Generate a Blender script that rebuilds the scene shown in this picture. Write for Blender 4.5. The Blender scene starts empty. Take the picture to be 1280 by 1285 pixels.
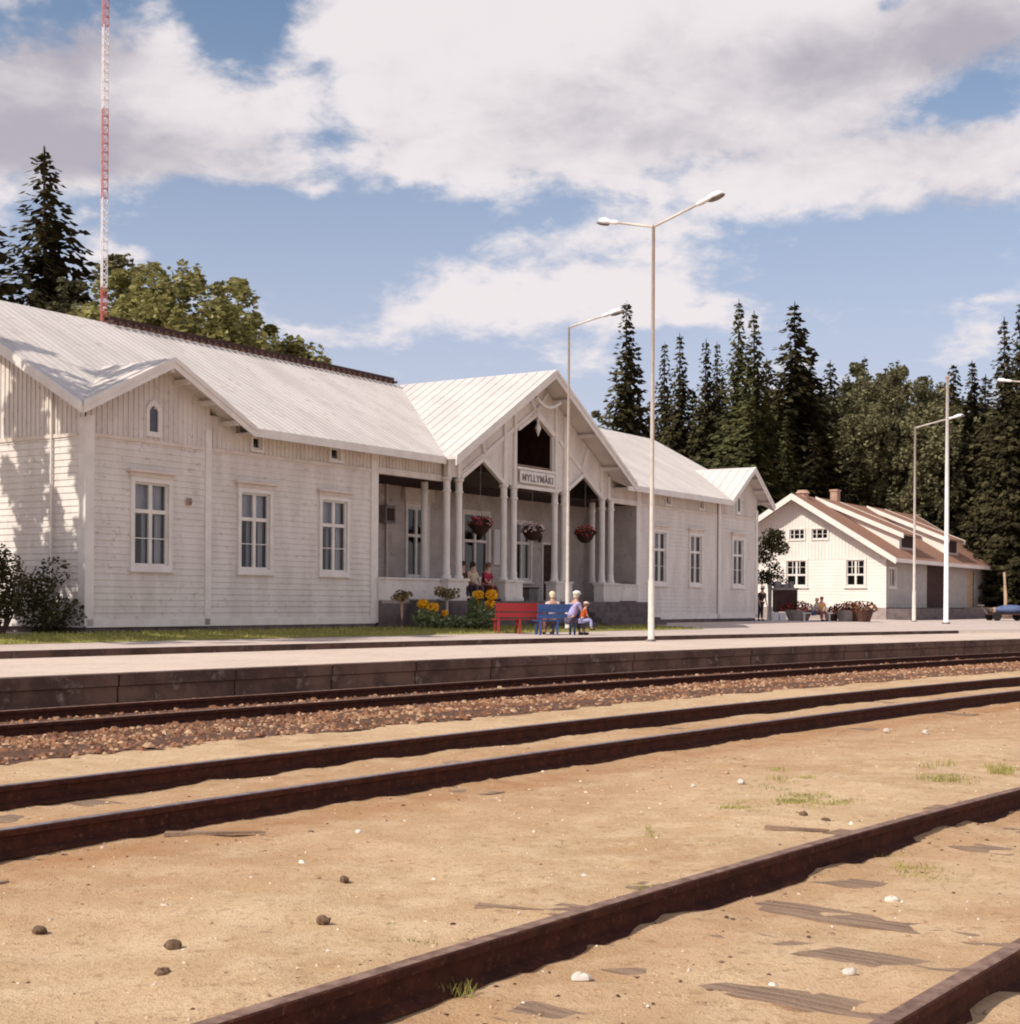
import bpy, math, random
from mathutils import Vector, Matrix, noise
random.seed(7)
R = random.random
def U(a, b): return a + (b - a) * random.random()
sc = bpy.context.scene
COL = sc.collection

# ------------------------------------------------------------------ camera
ROLL = math.radians(.35); F = 1800.; CX = 640.; HY = 756.; EYE = 1.41
CR = Vector((math.cos(ROLL), 0, math.sin(ROLL))); CU = Vector((-math.sin(ROLL), 0, math.cos(ROLL))); CF = Vector((0, 1, 0))
CO = Vector((0, 0, EYE))
def ray(x, y): return CF + CR * ((x - CX) / F) + CU * ((HY - y) / F)
def atd(x, y, d): return CO + ray(x, y) * d
def onz(x, y, z):
    r = ray(x, y); return CO + r * ((z - EYE) / r.z)
cam = bpy.data.cameras.new('camera'); co = bpy.data.objects.new('camera', cam); COL.objects.link(co)
co.matrix_world = Matrix(((CR.x, CU.x, 0, 0), (0, 0, -1, 0), (CR.z, CU.z, 0, EYE), (0, 0, 0, 1)))
cam.sensor_width = 36; cam.sensor_height = 36; cam.lens = 36 * F / 1285; cam.shift_y = (HY - 642.5) / 1285
cam.clip_start = .1; cam.clip_end = 5000
sc.camera = co

# ------------------------------------------------------------------ node helpers / materials
def c4(c): return (c[0], c[1], c[2], 1)
def new_mat(name):
    m = bpy.data.materials.new(name); m.use_nodes = True
    nt = m.node_tree; b = nt.nodes['Principled BSDF']; return m, nt, b
def mix(nt, fac, a, b):
    n = nt.nodes.new('ShaderNodeMix'); n.data_type = 'RGBA'
    for s, v in ((0, fac), (6, a), (7, b)):
        if hasattr(v, 'is_output') or hasattr(v, 'links'): nt.links.new(v, n.inputs[s])
        else: n.inputs[s].default_value = v if s == 0 else c4(v)
    return n.outputs[2]
def math_(nt, op, a, b=None, c=None, clamp=False):
    n = nt.nodes.new('ShaderNodeMath'); n.operation = op; n.use_clamp = clamp
    for i, v in enumerate((a, b, c)):
        if v is None: continue
        if hasattr(v, 'links'): nt.links.new(v, n.inputs[i])
        else: n.inputs[i].default_value = v
    return n.outputs[0]
def noise_(nt, scale, detail=4, rough=.55, vec=None, dist=0, coord='Object', stretch=None):
    if vec is None:
        vec = nt.nodes.new('ShaderNodeTexCoord').outputs[coord]
    if stretch:
        mp = nt.nodes.new('ShaderNodeMapping'); mp.inputs['Scale'].default_value = stretch
        nt.links.new(vec, mp.inputs['Vector']); vec = mp.outputs[0]
    n = nt.nodes.new('ShaderNodeTexNoise'); n.inputs['Scale'].default_value = scale; n.inputs['Detail'].default_value = detail
    n.inputs['Roughness'].default_value = rough; n.inputs['Distortion'].default_value = dist
    nt.links.new(vec, n.inputs['Vector']); return n.outputs['Fac']
def ramp(nt, v, p0, p1):
    n = nt.nodes.new('ShaderNodeMapRange'); n.inputs[1].default_value = p0; n.inputs[2].default_value = p1
    n.interpolation_type = 'SMOOTHSTEP'; nt.links.new(v, n.inputs[0]); return n.outputs[0]
def bump(nt, b, h, strength=.3, dist=.02):
    n = nt.nodes.new('ShaderNodeBump'); n.inputs['Strength'].default_value = strength; n.inputs['Distance'].default_value = dist
    nt.links.new(h, n.inputs['Height']); nt.links.new(n.outputs[0], b.inputs['Normal'])
def simple(name, a, b2=None, rough=.7, scale=3, contrast=(.35, .65), metal=0, bmp=0, stretch=None, spec=.3, c3=None, scale3=20):
    m, nt, b = new_mat(name)
    b.inputs['Roughness'].default_value = rough; b.inputs['Metallic'].default_value = metal
    b.inputs['Specular IOR Level'].default_value = spec
    if b2 is None: b2 = tuple(x * .8 for x in a)
    n = noise_(nt, scale, 5, .6, stretch=stretch)
    col = mix(nt, ramp(nt, n, *contrast), a, b2)
    if c3:
        n3 = noise_(nt, scale3, 3, .7); col = mix(nt, ramp(nt, n3, .55, .75), col, c3)
    nt.links.new(col, b.inputs['Base Color'])
    if bmp:
        n2 = noise_(nt, scale * 6, 4, .7); bump(nt, b, n2, bmp, .02)
    return m
M = {}
M['white'] = simple('white_paint', (.71, .655, .61), (.61, .55, .51), .6, 1.6, stretch=(1, 1, .25), c3=(.47, .41, .37), scale3=6)
M['trim'] = simple('white_trim_paint', (.76, .71, .67), (.68, .63, .59), .5, 2.5)
M['warmtrim'] = simple('weathered_trim_paint', (.68, .60, .54), (.60, .51, .44), .6, 3)
M['litwhite'] = simple('white_siding_lit', (.78, .71, .66), (.72, .65, .60), .7, .8)  # sunlit copy of the freight house white, brightness put into the colour
M['roof'] = simple('painted_sheet_roof', (.67, .61, .575), (.58, .525, .49), .5, .9, stretch=(1, .3, .3), c3=(.49, .42, .39), scale3=2.4)
M['roof2'] = simple('cream_sheet_roof', (.66, .60, .57), (.59, .53, .51), .5, .9)
M['brownroof'] = simple('brown_tile_roof', (.33, .17, .11), (.25, .13, .09), .85, 2, stretch=(3, .4, .4), bmp=.3, c3=(.42, .26, .18), scale3=6)
M['stone'] = simple('foundation_stone', (.16, .125, .125), (.10, .075, .078), .9, 2.5, bmp=.6)
M['darkwood'] = simple('dark_wood', (.075, .035, .028), (.045, .02, .018), .75, 4)
M['dark'] = simple('dark_interior', (.05, .022, .018), (.03, .015, .012), .9, 2)
M['porch'] = simple('porch_siding_shade', (.52, .46, .435), (.43, .37, .34), .7, 1.5, c3=(.30, .24, .21), scale3=5)  # siding of the recess, porch shade put into a darker colour
M['shadewhite'] = simple('white_siding_shade', (.50, .45, .42), (.42, .37, .34), .7, 2)  # freight house white on sides away from the sun, shade put into the colour
M['rail'] = simple('rusty_rail_steel', (.080, .026, .016), (.045, .016, .012), .8, 9, bmp=.3, c3=(.15, .06, .032), scale3=30, spec=.15)
M['railtop'] = simple('worn_rail_head', (.40, .34, .36), (.25, .19, .19), .35, 12, metal=.6)
M['railtoprust'] = simple('rusty_rail_head', (.32, .20, .15), (.17, .095, .07), .6, 14, metal=.2)
M['sleeper'] = simple('weathered_sleeper', (.33, .22, .15), (.18, .115, .08), .95, 6, stretch=(.3, 5, 1), bmp=.7)
M['post'] = simple('pale_painted_post', (.66, .60, .55), (.58, .51, .46), .5, 5)
M['polewhite'] = simple('white_flagpole_paint', (.85, .83, .82), (.78, .76, .75), .45, 5)
M['lampglass'] = simple('milky_lamp_glass', (.92, .92, .92), (.85, .85, .85), .15, 5)
M['grey'] = simple('grey_metal', (.25, .22, .22), (.16, .14, .14), .5, 5)
M['mastred'] = simple('mast_red', (.50, .15, .13), (.42, .12, .10), .6, 5)
M['mastpink'] = simple('mast_faded_red', (.56, .25, .25), (.48, .2, .2), .6, 5)
M['mastwhite'] = simple('mast_white', (.80, .76, .78), (.7, .66, .68), .6, 5)
M['redbench'] = simple('red_bench_paint', (.42, .035, .05), (.36, .045, .03), .5, 5)
M['bluebench'] = simple('blue_bench_paint', (.05, .11, .30), (.04, .08, .22), .5, 5)
M['yellow'] = simple('yellow_petals', (.90, .52, .02), (.80, .40, .015), .8, 20)
M['redflower'] = simple('red_petals', (.42, .03, .05), (.30, .02, .03), .8, 20)
M['pinkflower'] = simple('pale_petals', (.80, .62, .60), (.70, .45, .45), .8, 20)
M['orangeflower'] = simple('orange_red_petals', (.38, .10, .05), (.25, .05, .03), .8, 20)
M['pot'] = simple('dark_basket', (.045, .02, .016), (.03, .014, .012), .9, 10)
M['tubgrey'] = simple('concrete_tub', (.36, .30, .28), (.28, .23, .21), .9, 4)
M['clay'] = simple('brown_planter', (.12, .06, .045), (.08, .04, .03), .9, 4)
M['brick'] = simple('chimney_render', (.50, .33, .25), (.38, .24, .18), .9, 4)
M['tan'] = simple('tan_timber', (.62, .45, .33), (.48, .34, .24), .9, 2, stretch=(.5, .5, 6))
M['paper'] = simple('notice_paper', (.72, .70, .70), (.66, .64, .65), .6, 3)
M['curtain'] = simple('curtain_cloth', (.66, .67, .74), (.5, .5, .58), .9, 6, stretch=(6, 6, .3))
M['text'] = simple('sign_letters', (.24, .20, .20), (.18, .15, .15), .7, 9)
M['tarp'] = simple('blue_canvas', (.12, .16, .30), (.08, .1, .2), .8, 5)
M['tyre'] = simple('black_rubber', (.03, .02, .02), (.02, .015, .015), .8, 5)
M['birchbark'] = simple('birch_bark', (.55, .50, .46), (.16, .13, .11), .8, 3, contrast=(.5, .62), stretch=(.6, .6, 3))
M['sprucebark'] = simple('spruce_bark', (.16, .10, .07), (.09, .055, .04), .9, 5, bmp=.5)
M['pinebark'] = simple('pine_bark', (.34, .17, .09), (.18, .09, .06), .9, 5, bmp=.5)
M['plankcross'] = simple('crossing_planks', (.50, .42, .37), (.42, .34, .3), .9, 3)

def leafmat(name, a, b2, c, sc_=.6, tr=.25):
    m, nt, b = new_mat(name); nt.nodes.remove(b)
    g = nt.nodes.new('ShaderNodeNewGeometry').outputs
    n = noise_(nt, sc_, 3, .6)
    col = mix(nt, ramp(nt, n, .35, .65), a, b2)
    rnd = g['Random Per Island']
    col = mix(nt, ramp(nt, rnd, .55, 1.0), col, c)
    d = nt.nodes.new('ShaderNodeBsdfDiffuse'); t = nt.nodes.new('ShaderNodeBsdfTranslucent')
    nt.links.new(col, d.inputs[0]); nt.links.new(col, t.inputs[0])
    mx = nt.nodes.new('ShaderNodeMixShader'); mx.inputs[0].default_value = tr
    nt.links.new(d.outputs[0], mx.inputs[1]); nt.links.new(t.outputs[0], mx.inputs[2])
    nt.links.new(mx.outputs[0], nt.nodes['Material Output'].inputs[0])
    return m
M['spruce'] = leafmat('spruce_needles', (.055, .047, .024), (.026, .022, .014), (.10, .088, .042), .35, .1)
M['spruceolive'] = leafmat('olive_spruce_needles', (.080, .078, .033), (.045, .042, .022), (.12, .12, .055), .35, .1)
M['birch'] = leafmat('birch_leaves', (.30, .28, .10), (.17, .155, .065), (.44, .41, .18), .4, .35)
M['birchdim'] = leafmat('grey_green_leaves', (.20, .185, .10), (.10, .09, .05), (.32, .30, .17), .25, .3)
M['bush'] = leafmat('dark_bush_leaves', (.06, .052, .025), (.03, .026, .016), (.10, .09, .04), .8, .2)
M['flowerleaf'] = leafmat('border_leaves', (.22, .26, .12), (.12, .15, .07), (.40, .44, .26), 2, .2)
M['topiary'] = leafmat('standard_leaves', (.22, .17, .08), (.12, .09, .045), (.36, .27, .14), 2, .2)
M['grass'] = leafmat('grass_blades', (.36, .34, .10), (.26, .25, .08), (.50, .45, .16), .8, .25)

# glass
m, nt, b = new_mat('window_glass'); nt.nodes.remove(b)
gl = nt.nodes.new('ShaderNodeBsdfGlossy'); gl.inputs['Roughness'].default_value = .03
tr = nt.nodes.new('ShaderNodeBsdfTransparent'); tr.inputs[0].default_value = (.85, .85, .85, 1)
fr = nt.nodes.new('ShaderNodeFresnel'); fr.inputs[0].default_value = 1.5
mx = nt.nodes.new('ShaderNodeMixShader')
nt.links.new(math_(nt, 'MULTIPLY_ADD', fr.outputs[0], .9, .02, True), mx.inputs[0]); nt.links.new(tr.outputs[0], mx.inputs[1]); nt.links.new(gl.outputs[0], mx.inputs[2])
nt.links.new(mx.outputs[0], nt.nodes['Material Output'].inputs[0]); M['glass'] = m

# sand, gravel, platform
def ground_mat(name, a, b2, c, dark, bs=.5):
    m, nt, b = new_mat(name); b.inputs['Roughness'].default_value = .95; b.inputs['Specular IOR Level'].default_value = .1
    n1 = noise_(nt, .35, 5, .6); n2 = noise_(nt, 3.0, 6, .65); n3 = noise_(nt, 28, 4, .7); n4 = noise_(nt, 11, 3, .6)
    col = mix(nt, ramp(nt, n1, .35, .65), a, b2)
    col = mix(nt, math_(nt, 'MULTIPLY', ramp(nt, n2, .42, .66), .75), col, c)
    col = mix(nt, math_(nt, 'MULTIPLY', ramp(nt, n3, .50, .70), .55), col, dark)
    col = mix(nt, math_(nt, 'MULTIPLY', ramp(nt, n4, .54, .74), .6), col, dark)
    nt.links.new(col, b.inputs['Base Color'])
    n5 = noise_(nt, 75, 3, .75); h = math_(nt, 'ADD', math_(nt, 'MULTIPLY', n5, 1.2), math_(nt, 'MULTIPLY', n3, .8)); bump(nt, b, h, bs, .02)
    col = mix(nt, math_(nt, 'MULTIPLY', ramp(nt, n5, .48, .72), .35), col, dark); nt.links.new(col, b.inputs['Base Color'])
    return m
M['sand'] = ground_mat('sand', (.62, .435, .265), (.50, .325, .18), (.69, .51, .33), (.32, .19, .11), .6)
M['platform'] = ground_mat('platform_gravel', (.67, .54, .45), (.58, .46, .38), (.70, .58, .49), (.42, .32, .27), .25)
M['yard'] = ground_mat('yard_gravel', (.58, .47, .42), (.53, .43, .38), (.62, .52, .47), (.42, .33, .3), .25)
M['lawn'] = ground_mat('lawn_turf', (.32, .29, .08), (.25, .23, .07), (.38, .34, .10), (.18, .16, .05), .5)
M['forestfloor'] = ground_mat('forest_floor', (.10, .09, .04), (.07, .06, .03), (.12, .1, .05), (.05, .04, .02), .5)
M['edge'] = simple('platform_edge_stone', (.16, .095, .075), (.08, .046, .038), .9, 1.6, bmp=1.0, c3=(.24, .18, .155), scale3=3.2, contrast=(.4, .6))
M['stones'] = leafmat('ballast_stone', (.30, .155, .09), (.17, .08, .05), (.50, .33, .21), 1.2, 0)
M['pebbles'] = leafmat('pebbles', (.58, .42, .29), (.32, .20, .13), (.80, .70, .62), 3, 0)
M['chips'] = leafmat('bark_chips', (.14, .08, .055), (.075, .04, .03), (.30, .20, .14), 3, 0)
M['palestone'] = simple('pale_stone', (.66, .59, .53), (.52, .44, .37), .8, 10)
M['brownstone'] = simple('brown_stone', (.22, .14, .095), (.13, .08, .055), 1.0, 25, spec=.02, bmp=.5)

# ------------------------------------------------------------------ mesh builder
class MB:
    def __init__(s): s.v = []; s.f = []
    def poly(s, pts):
        n = len(s.v); s.v += [tuple(p) for p in pts]; s.f.append(tuple(range(n, n + len(pts))))
    def box(s, a, b):
        x0, x1 = sorted((a[0], b[0])); y0, y1 = sorted((a[1], b[1])); z0, z1 = sorted((a[2], b[2]))
        s.hexa([(x0, y0, z0), (x1, y0, z0), (x1, y1, z0), (x0, y1, z0), (x0, y0, z1), (x1, y0, z1), (x1, y1, z1), (x0, y1, z1)])
    def hexa(s, p):
        n = len(s.v); s.v += [tuple(q) for q in p]
        for f in ((0, 3, 2, 1), (4, 5, 6, 7), (0, 1, 5, 4), (1, 2, 6, 5), (2, 3, 7, 6), (3, 0, 4, 7)): s.f.append(tuple(n + i for i in f))
    def bar(s, a, b, w, h, up=(0, 0, 1)):
        a = Vector(a); b = Vector(b); d = (b - a).normalized(); u = Vector(up)
        sd = d.cross(u)
        if sd.length < 1e-4: sd = d.cross(Vector((1, 0, 0)))
        sd.normalize(); u = sd.cross(d).normalized()
        sd *= w / 2; u *= h / 2
        s.hexa([a - sd - u, a + sd - u, b + sd - u, b - sd - u, a - sd + u, a + sd + u, b + sd + u, b - sd + u])
    def tube(s, pts, rad, n=10, cap=True):
        pts = [Vector(p) for p in pts]; rings = []
        if not hasattr(rad, '__len__'): rad = [rad] * len(pts)
        for i, p in enumerate(pts):
            d = (pts[min(i + 1, len(pts) - 1)] - pts[max(i - 1, 0)]).normalized()
            a = d.cross(Vector((0, 0, 1)))
            if a.length < .02: a = d.cross(Vector((0, 1, 0)))
            a.normalize(); b = d.cross(a)
            base = len(s.v)
            for k in range(n):
                t = 2 * math.pi * k / n
                s.v.append(tuple(p + (a * math.cos(t) + b * math.sin(t)) * rad[i]))
            rings.append(base)
        for r0, r1 in zip(rings, rings[1:]):
            for k in range(n): s.f.append((r0 + k, r0 + (k + 1) % n, r1 + (k + 1) % n, r1 + k))
        if cap:
            s.f.append(tuple(rings[0] + k for k in range(n))); s.f.append(tuple(rings[-1] + n - 1 - k for k in range(n)))
    def ell(s, c, r, n=10, m=7, jit=0):
        c = Vector(c); base = len(s.v)
        for i in range(m + 1):
            ph = math.pi * i / m
            for k in range(n):
                t = 2 * math.pi * k / n; j = 1 + U(-jit, jit)
                s.v.append((c.x + r[0] * math.sin(ph) * math.cos(t) * j, c.y + r[1] * math.sin(ph) * math.sin(t) * j, c.z + r[2] * math.cos(ph) * j))
        for i in range(m):
            for k in range(n):
                s.f.append((base + i * n + k, base + (i + 1) * n + k, base + (i + 1) * n + (k + 1) % n, base + i * n + (k + 1) % n))
    def slab(s, pts, th):
        """planar polygon given by its top, thickened straight down"""
        top = [Vector(p) for p in pts]; bot = [p - Vector((0, 0, th)) for p in top]
        n = len(s.v); k = len(top)
        s.v += [tuple(p) for p in top] + [tuple(p) for p in bot]
        s.f.append(tuple(n + i for i in range(k))); s.f.append(tuple(n + k + k - 1 - i for i in range(k)))
        for i in range(k):
            j = (i + 1) % k; s.f.append((n + i, n + k + i, n + k + j, n + j))
    def build(s, name, mat, parent=None, smooth=False, loc=None):
        me = bpy.data.meshes.new(name); me.from_pydata(s.v, [], s.f); me.update()
        if isinstance(mat, str): mat = M[mat]
        me.materials.append(mat)
        if smooth:
            me.polygons.foreach_set('use_smooth', [True] * len(me.polygons))
        o = bpy.data.objects.new(name, me); COL.objects.link(o)
        if parent: o.parent = parent
        if loc is not None: o.location = loc
        return o
def build_each(mb, name, mat, parent):
    for i in range(0, len(mb.v), 8):
        q = MB(); q.hexa(mb.v[i:i + 8]); q.f = [tuple(k - i for k in f) for f in mb.f if i <= f[0] < i + 8]; q.build(name, mat, parent)
def tag(o, label, cat, group=None):
    o['label'] = label; o['category'] = cat
    if group: o['group'] = group
    return o
def empty(name, loc, label, cat, group=None, rz=0):
    o = bpy.data.objects.new(name, None); COL.objects.link(o); o.location = loc; o.rotation_euler = (0, 0, rz)
    return tag(o, label, cat, group)
def struct(o, kind='structure'):
    o['kind'] = kind; return o
KIDS = {}
def copy_tree(o, parent=None):
    c = o.copy(); COL.objects.link(c)
    if parent: c.parent = parent
    for ch in [k for k in bpy.data.objects if k.parent == o]: copy_tree(ch, c)
    return c

# ------------------------------------------------------------------ layout curves
PH = math.radians(38); T = Vector((math.sin(PH), math.cos(PH), 0)); P_ = Vector((math.cos(PH), -math.sin(PH), 0))
def g(t, c=.0022, t0=14):
    d = t - t0
    if d > 60: return c * 3600 + 2 * c * 60 * (d - 60)
    if d < -10: return c * 100 - 2 * c * 10 * (d + 10)
    return c * d * d
def tp(t, p, z=0, c=.0022, t0=14):
    v = T * t + P_ * (p + g(t, c, t0)); return Vector((v.x, v.y, z))
TH = math.radians(33.1138); D = Vector((math.sin(TH), math.cos(TH), 0)); N = Vector((D.y, -D.x, 0))
P0 = atd(105, 786, 35.2)
# wall line expressed as p at t
wt0, wp0 = 21.3, -29.9; wsl = (-33.405 + 29.913) / (62.15 - 21.3)
def wallp(t): return wp0 + wsl * (t - wt0)
EDGE = -24.75
def terr(t, p):
    e = EDGE + g(t); w = wallp(t)
    f = (e - p) / max(.5, e - w)
    f = (f - .42) / .5; f = max(0, min(1, f)); f = f * f * (3 - 2 * f)
    return .41 + .17 * f

def grid(name, mat, ts, ps, zf, c=.0022, t0=14, warp=True):
    mb = MB(); nt_ = len(ts); npp = len(ps)
    for t in ts:
        for p in ps:
            pp = p + (g(t, c, t0) if warp else 0)
            v = T * t + P_ * pp
            mb.v.append((v.x, v.y, zf(t, pp)))
    for i in range(nt_ - 1):
        for j in range(npp - 1):
            a = i * npp + j; mb.f.append((a, a + npp, a + npp + 1, a + 1))
    return mb.build(name, mat, smooth=True)
def arange(a, b, s):
    r = []
    while a < b - 1e-6: r.append(a); a += s
    r.append(b); return r

def hsand(t, p):
    q = Vector((t, p, 0))
    h = noise.noise(q * 1.1) * .022 + noise.noise(q * 4.3 + Vector((5, 1, 0))) * .014 + noise.noise(q * 12) * .013
    if -1 < p + 3.42 < 3: h += .004
    for pr, cc, tc_, am in ((-3.38, .005, 6, .03), (-1.78, .005, 6, .03), (-8.88, .0032, 14, .010), (-7.28, .0032, 14, .012)):
        d = (p - g(t, cc, tc_) - pr) / .22; h += am * math.exp(-d * d) * max(0, .5 + noise.noise(Vector((t * 1.7, pr, 2))) * 1.2)
    far = min(1, max(0, (t - 20) / 30)); return h * (1 - far) - .002
ts = arange(-1200, -100, 300) + arange(-80, -12, 20)[:-1] + arange(-12, -1.6, 1.0)[:-1] + arange(-1.5, 14, .085)[:-1] + arange(14, 42, .3)[:-1] + arange(42, 150, 4)[:-1] + arange(150, 3000, 300)
ps = arange(-2500, -100, 400) + arange(-80, -20, 10)[:-1] + arange(-20, -12, 1)[:-1] + arange(-12, 1.5, .11)[:-1] + arange(1.5, 20, 2)[:-1] + arange(20, 1000, 150)
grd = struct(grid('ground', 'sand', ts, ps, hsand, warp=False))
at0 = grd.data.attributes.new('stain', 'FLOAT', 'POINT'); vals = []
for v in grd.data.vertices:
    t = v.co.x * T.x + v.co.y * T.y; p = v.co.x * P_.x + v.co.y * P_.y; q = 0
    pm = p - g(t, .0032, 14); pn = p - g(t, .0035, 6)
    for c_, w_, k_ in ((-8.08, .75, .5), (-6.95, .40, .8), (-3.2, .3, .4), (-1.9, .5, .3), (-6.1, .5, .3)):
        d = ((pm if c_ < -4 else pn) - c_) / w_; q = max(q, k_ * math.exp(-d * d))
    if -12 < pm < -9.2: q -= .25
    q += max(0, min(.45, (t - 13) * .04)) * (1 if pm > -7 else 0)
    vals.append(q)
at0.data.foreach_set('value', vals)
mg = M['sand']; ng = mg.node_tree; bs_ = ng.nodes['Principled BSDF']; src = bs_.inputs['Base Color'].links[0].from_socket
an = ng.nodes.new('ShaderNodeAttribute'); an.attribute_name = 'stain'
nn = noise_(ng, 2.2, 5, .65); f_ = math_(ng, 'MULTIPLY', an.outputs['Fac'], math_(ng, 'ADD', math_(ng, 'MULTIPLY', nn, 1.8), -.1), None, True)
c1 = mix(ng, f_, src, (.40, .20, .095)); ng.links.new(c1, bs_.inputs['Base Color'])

# ------------------------------------------------------------------ tracks
def rail_mb(t0_, t1_, p, ztop, c, tc, step=.6):
    """bull profile: foot, web, head; returns (body, head strip)"""
    zt = ztop; zb = ztop - .152
    prof = [(-.066, zb), (-.066, zb + .012), (-.012, zb + .032), (-.009, zt - .045), (-.035, zt - .036), (-.036, zt - .006), (-.030, zt),
            (.030, zt), (.036, zt - .006), (.035, zt - .036), (.009, zt - .045), (.012, zb + .032), (.066, zb + .012), (.066, zb)]
    mb = MB(); top = MB(); t = t0_; prev = None; n = len(prof)
    while t < t1_:
        base = len(mb.v)
        for (o, z) in prof: mb.v.append(tuple(tp(t, p + o, z, c, tc)))
        if prev is not None:
            for k in range(n - 1):
                mb.f.append((prev + k, base + k, base + k + 1, prev + k + 1))
        b2 = len(top.v)
        for o, z in ((-.031, zt + .0005), (-.026, zt + .003), (.026, zt + .003), (.031, zt + .0005)): top.v.append(tuple(tp(t, p + o, z, c, tc)))
        if prev is not None:
            for k in range(3): top.f.append((b2 - 4 + k, b2 + k, b2 + k + 1, b2 - 4 + k + 1))
        prev = base
        t += step * (1 if t < 40 else 4)
    return mb, top
def track(name_label, p, c, tc, ztop, headmat, tstart=-14, tend=260, sl0=-4, spacing=.72, nsl=96, slz=.004):
    root = empty('railway_track', tp(5, p, 0, c, tc), name_label, 'railway track')
    inv = Vector(root.location)
    for q in (p - .797, p + .797):
        b_, t_ = rail_mb(tstart, tend, q, ztop, c, tc)
        for m_ in (b_, t_): m_.v = [(x - inv.x, y - inv.y, z - inv.z) for x, y, z in m_.v]
        r_ = b_.build('rail', 'rail', root); t_.build('rail_head', headmat, r_)
    s0 = MB()
    xs = [-1.35 + 2.7 * i / 12 for i in range(13)]
    for i in range(12):
        w0 = .12 + .012 * math.sin(i * 1.7); w1 = .12 + .012 * math.sin((i + 1) * 1.7)
        s0.hexa([(xs[i], -w0, -.14), (xs[i + 1], -w1, -.14), (xs[i + 1], w1, -.14), (xs[i], w0, -.14), (xs[i], -w0, .004 * math.sin(i * 2.1)), (xs[i + 1], -w1, .004 * math.sin(i * 2.1 + 2.1)), (xs[i + 1], w1, .004 * math.sin(i * 2.1 + 2.1)), (xs[i], w0, .004 * math.sin(i * 2.1))])
    first = s0.build('sleeper', 'sleeper', root)
    for i in range(nsl):
        o = first if i == 0 else first.copy()
        if i: COL.objects.link(o)
        t = sl0 + i * spacing + U(-.05, .05)
        a = tp(t, p, 0, c, tc); b = tp(t, p + 1, 0, c, tc); dr = b - a
        e = tp(t + .5, p, 0, c, tc) - tp(t - .5, p, 0, c, tc)
        ang = math.atan2(e.y, e.x) - math.pi / 2 + U(-.03, .03)
        o.parent = root; o.location = a - inv + Vector((0, 0, slz + U(-.012, .01))); o.rotation_euler = (U(-.01, .01), U(-.004, .004), ang)
    return root
track('rusty railway track half buried in sand, nearest the camera', -2.58, .005, 6, .155, 'railtoprust', tstart=-9, slz=-.003)
track('railway track in sand running between the nearest track and the stony one', -8.08, .0032, 14, .155, 'railtop', slz=-.016)
track('railway track on brown ballast right below the dark platform face', -13.68, .0024, 14, .155, 'railtoprust', slz=.02)
track('sunken railway track in the narrow gap between the two platforms', -23.1, .0022, 14, .155, 'railtoprust', tstart=-10, nsl=80, sl0=6)

# joint bars / spikes skipped at this distance; ballast of loose stones
def rocks(n, fn, smin, smax, flat=.75):
    mb = MB()
    for i in range(n):
        p = fn()
        if p is None: continue
        s = U(smin, smax) * (1 + (R() < .1) * .7); a = U(0, 6.28); ca, sa = math.cos(a), math.sin(a)
        b = len(mb.v)
        sx = s * U(.7, 1.2); sy = s * U(.6, 1.1); sz = s * U(.5, 1) * flat
        for x, y, z in ((1, 0, -.3), (.3, .9, -.3), (-.8, .6, -.3), (-.8, -.6, -.3), (.3, -.9, -.3), (.5, .2, .75), (-.25, .45, .8), (-.3, -.4, .7)):
            x *= sx * U(.85, 1.1); y *= sy * U(.85, 1.1); z *= sz
            mb.v.append((p[0] + x * ca - y * sa, p[1] + x * sa + y * ca, p[2] + z))
        for f in ((0, 1, 5), (1, 2, 6), (1, 6, 5), (2, 3, 7), (2, 7, 6), (3, 4, 7), (4, 0, 5), (4, 5, 7), (5, 6, 7)): mb.f.append(tuple(b + k for k in f))
    return mb
def fb():
    t = 3 + 75 * R() ** 1.5; p = U(-15.6, -12.9) if R() < .3 else U(-12.75, -11.0 - .3 * R())
    v = tp(t, p, 0, .0024); return (v.x, v.y, U(-.01, .02) + (.03 if p < -11.6 else .01))
struct(rocks(30000, fb, .018, .044).build('ballast_stones', 'stones'), 'stuff')
bb = MB()
struct(grid('ballast', simple('ballast_bed', (.19, .10, .062), (.11, .055, .038), .95, 12, bmp=1.0), arange(-12, 120, 1.5), [-15.7, -15, -14, -13, -12, -11.4, -11.05], lambda t, p: (.035 if p - g(t, .0024) < -11.2 else -.01) + noise.noise(Vector((t, p, 3)) * 2) * .012, c=.0024))
def fp():
    t = -1 + 26 * R() ** 1.4; p = U(-10.9, 1.5)
    v = tp(t, p, 0, .0035, 6); return (v.x, v.y, hsand(t, p + g(t, .0035, 6)) - .001)
pbm = rocks(13000, fp, .003, .011); pb2 = rocks(420, fp, .009, .020); _n = len(pbm.v); pbm.v += pb2.v; pbm.f += [tuple(k + _n for k in f) for f in pb2.f]
struct(pbm.build('pebbles', 'pebbles'), 'stuff')

def fch():
    t = -1 + 22 * R() ** 1.3; q = R()
    p = (-3.44 + U(-.5, .9)) if q < .35 else ((-7.3 + U(-.2, .9)) if q < .55 else U(-10.9, 1.5))
    v = tp(t, p, 0, .0035, 6); return (v.x, v.y, hsand(t, p + g(t, .0035, 6)) - .002)
struct(rocks(5200, fch, .004, .016, .4).build('debris', 'chips'), 'stuff')
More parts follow.
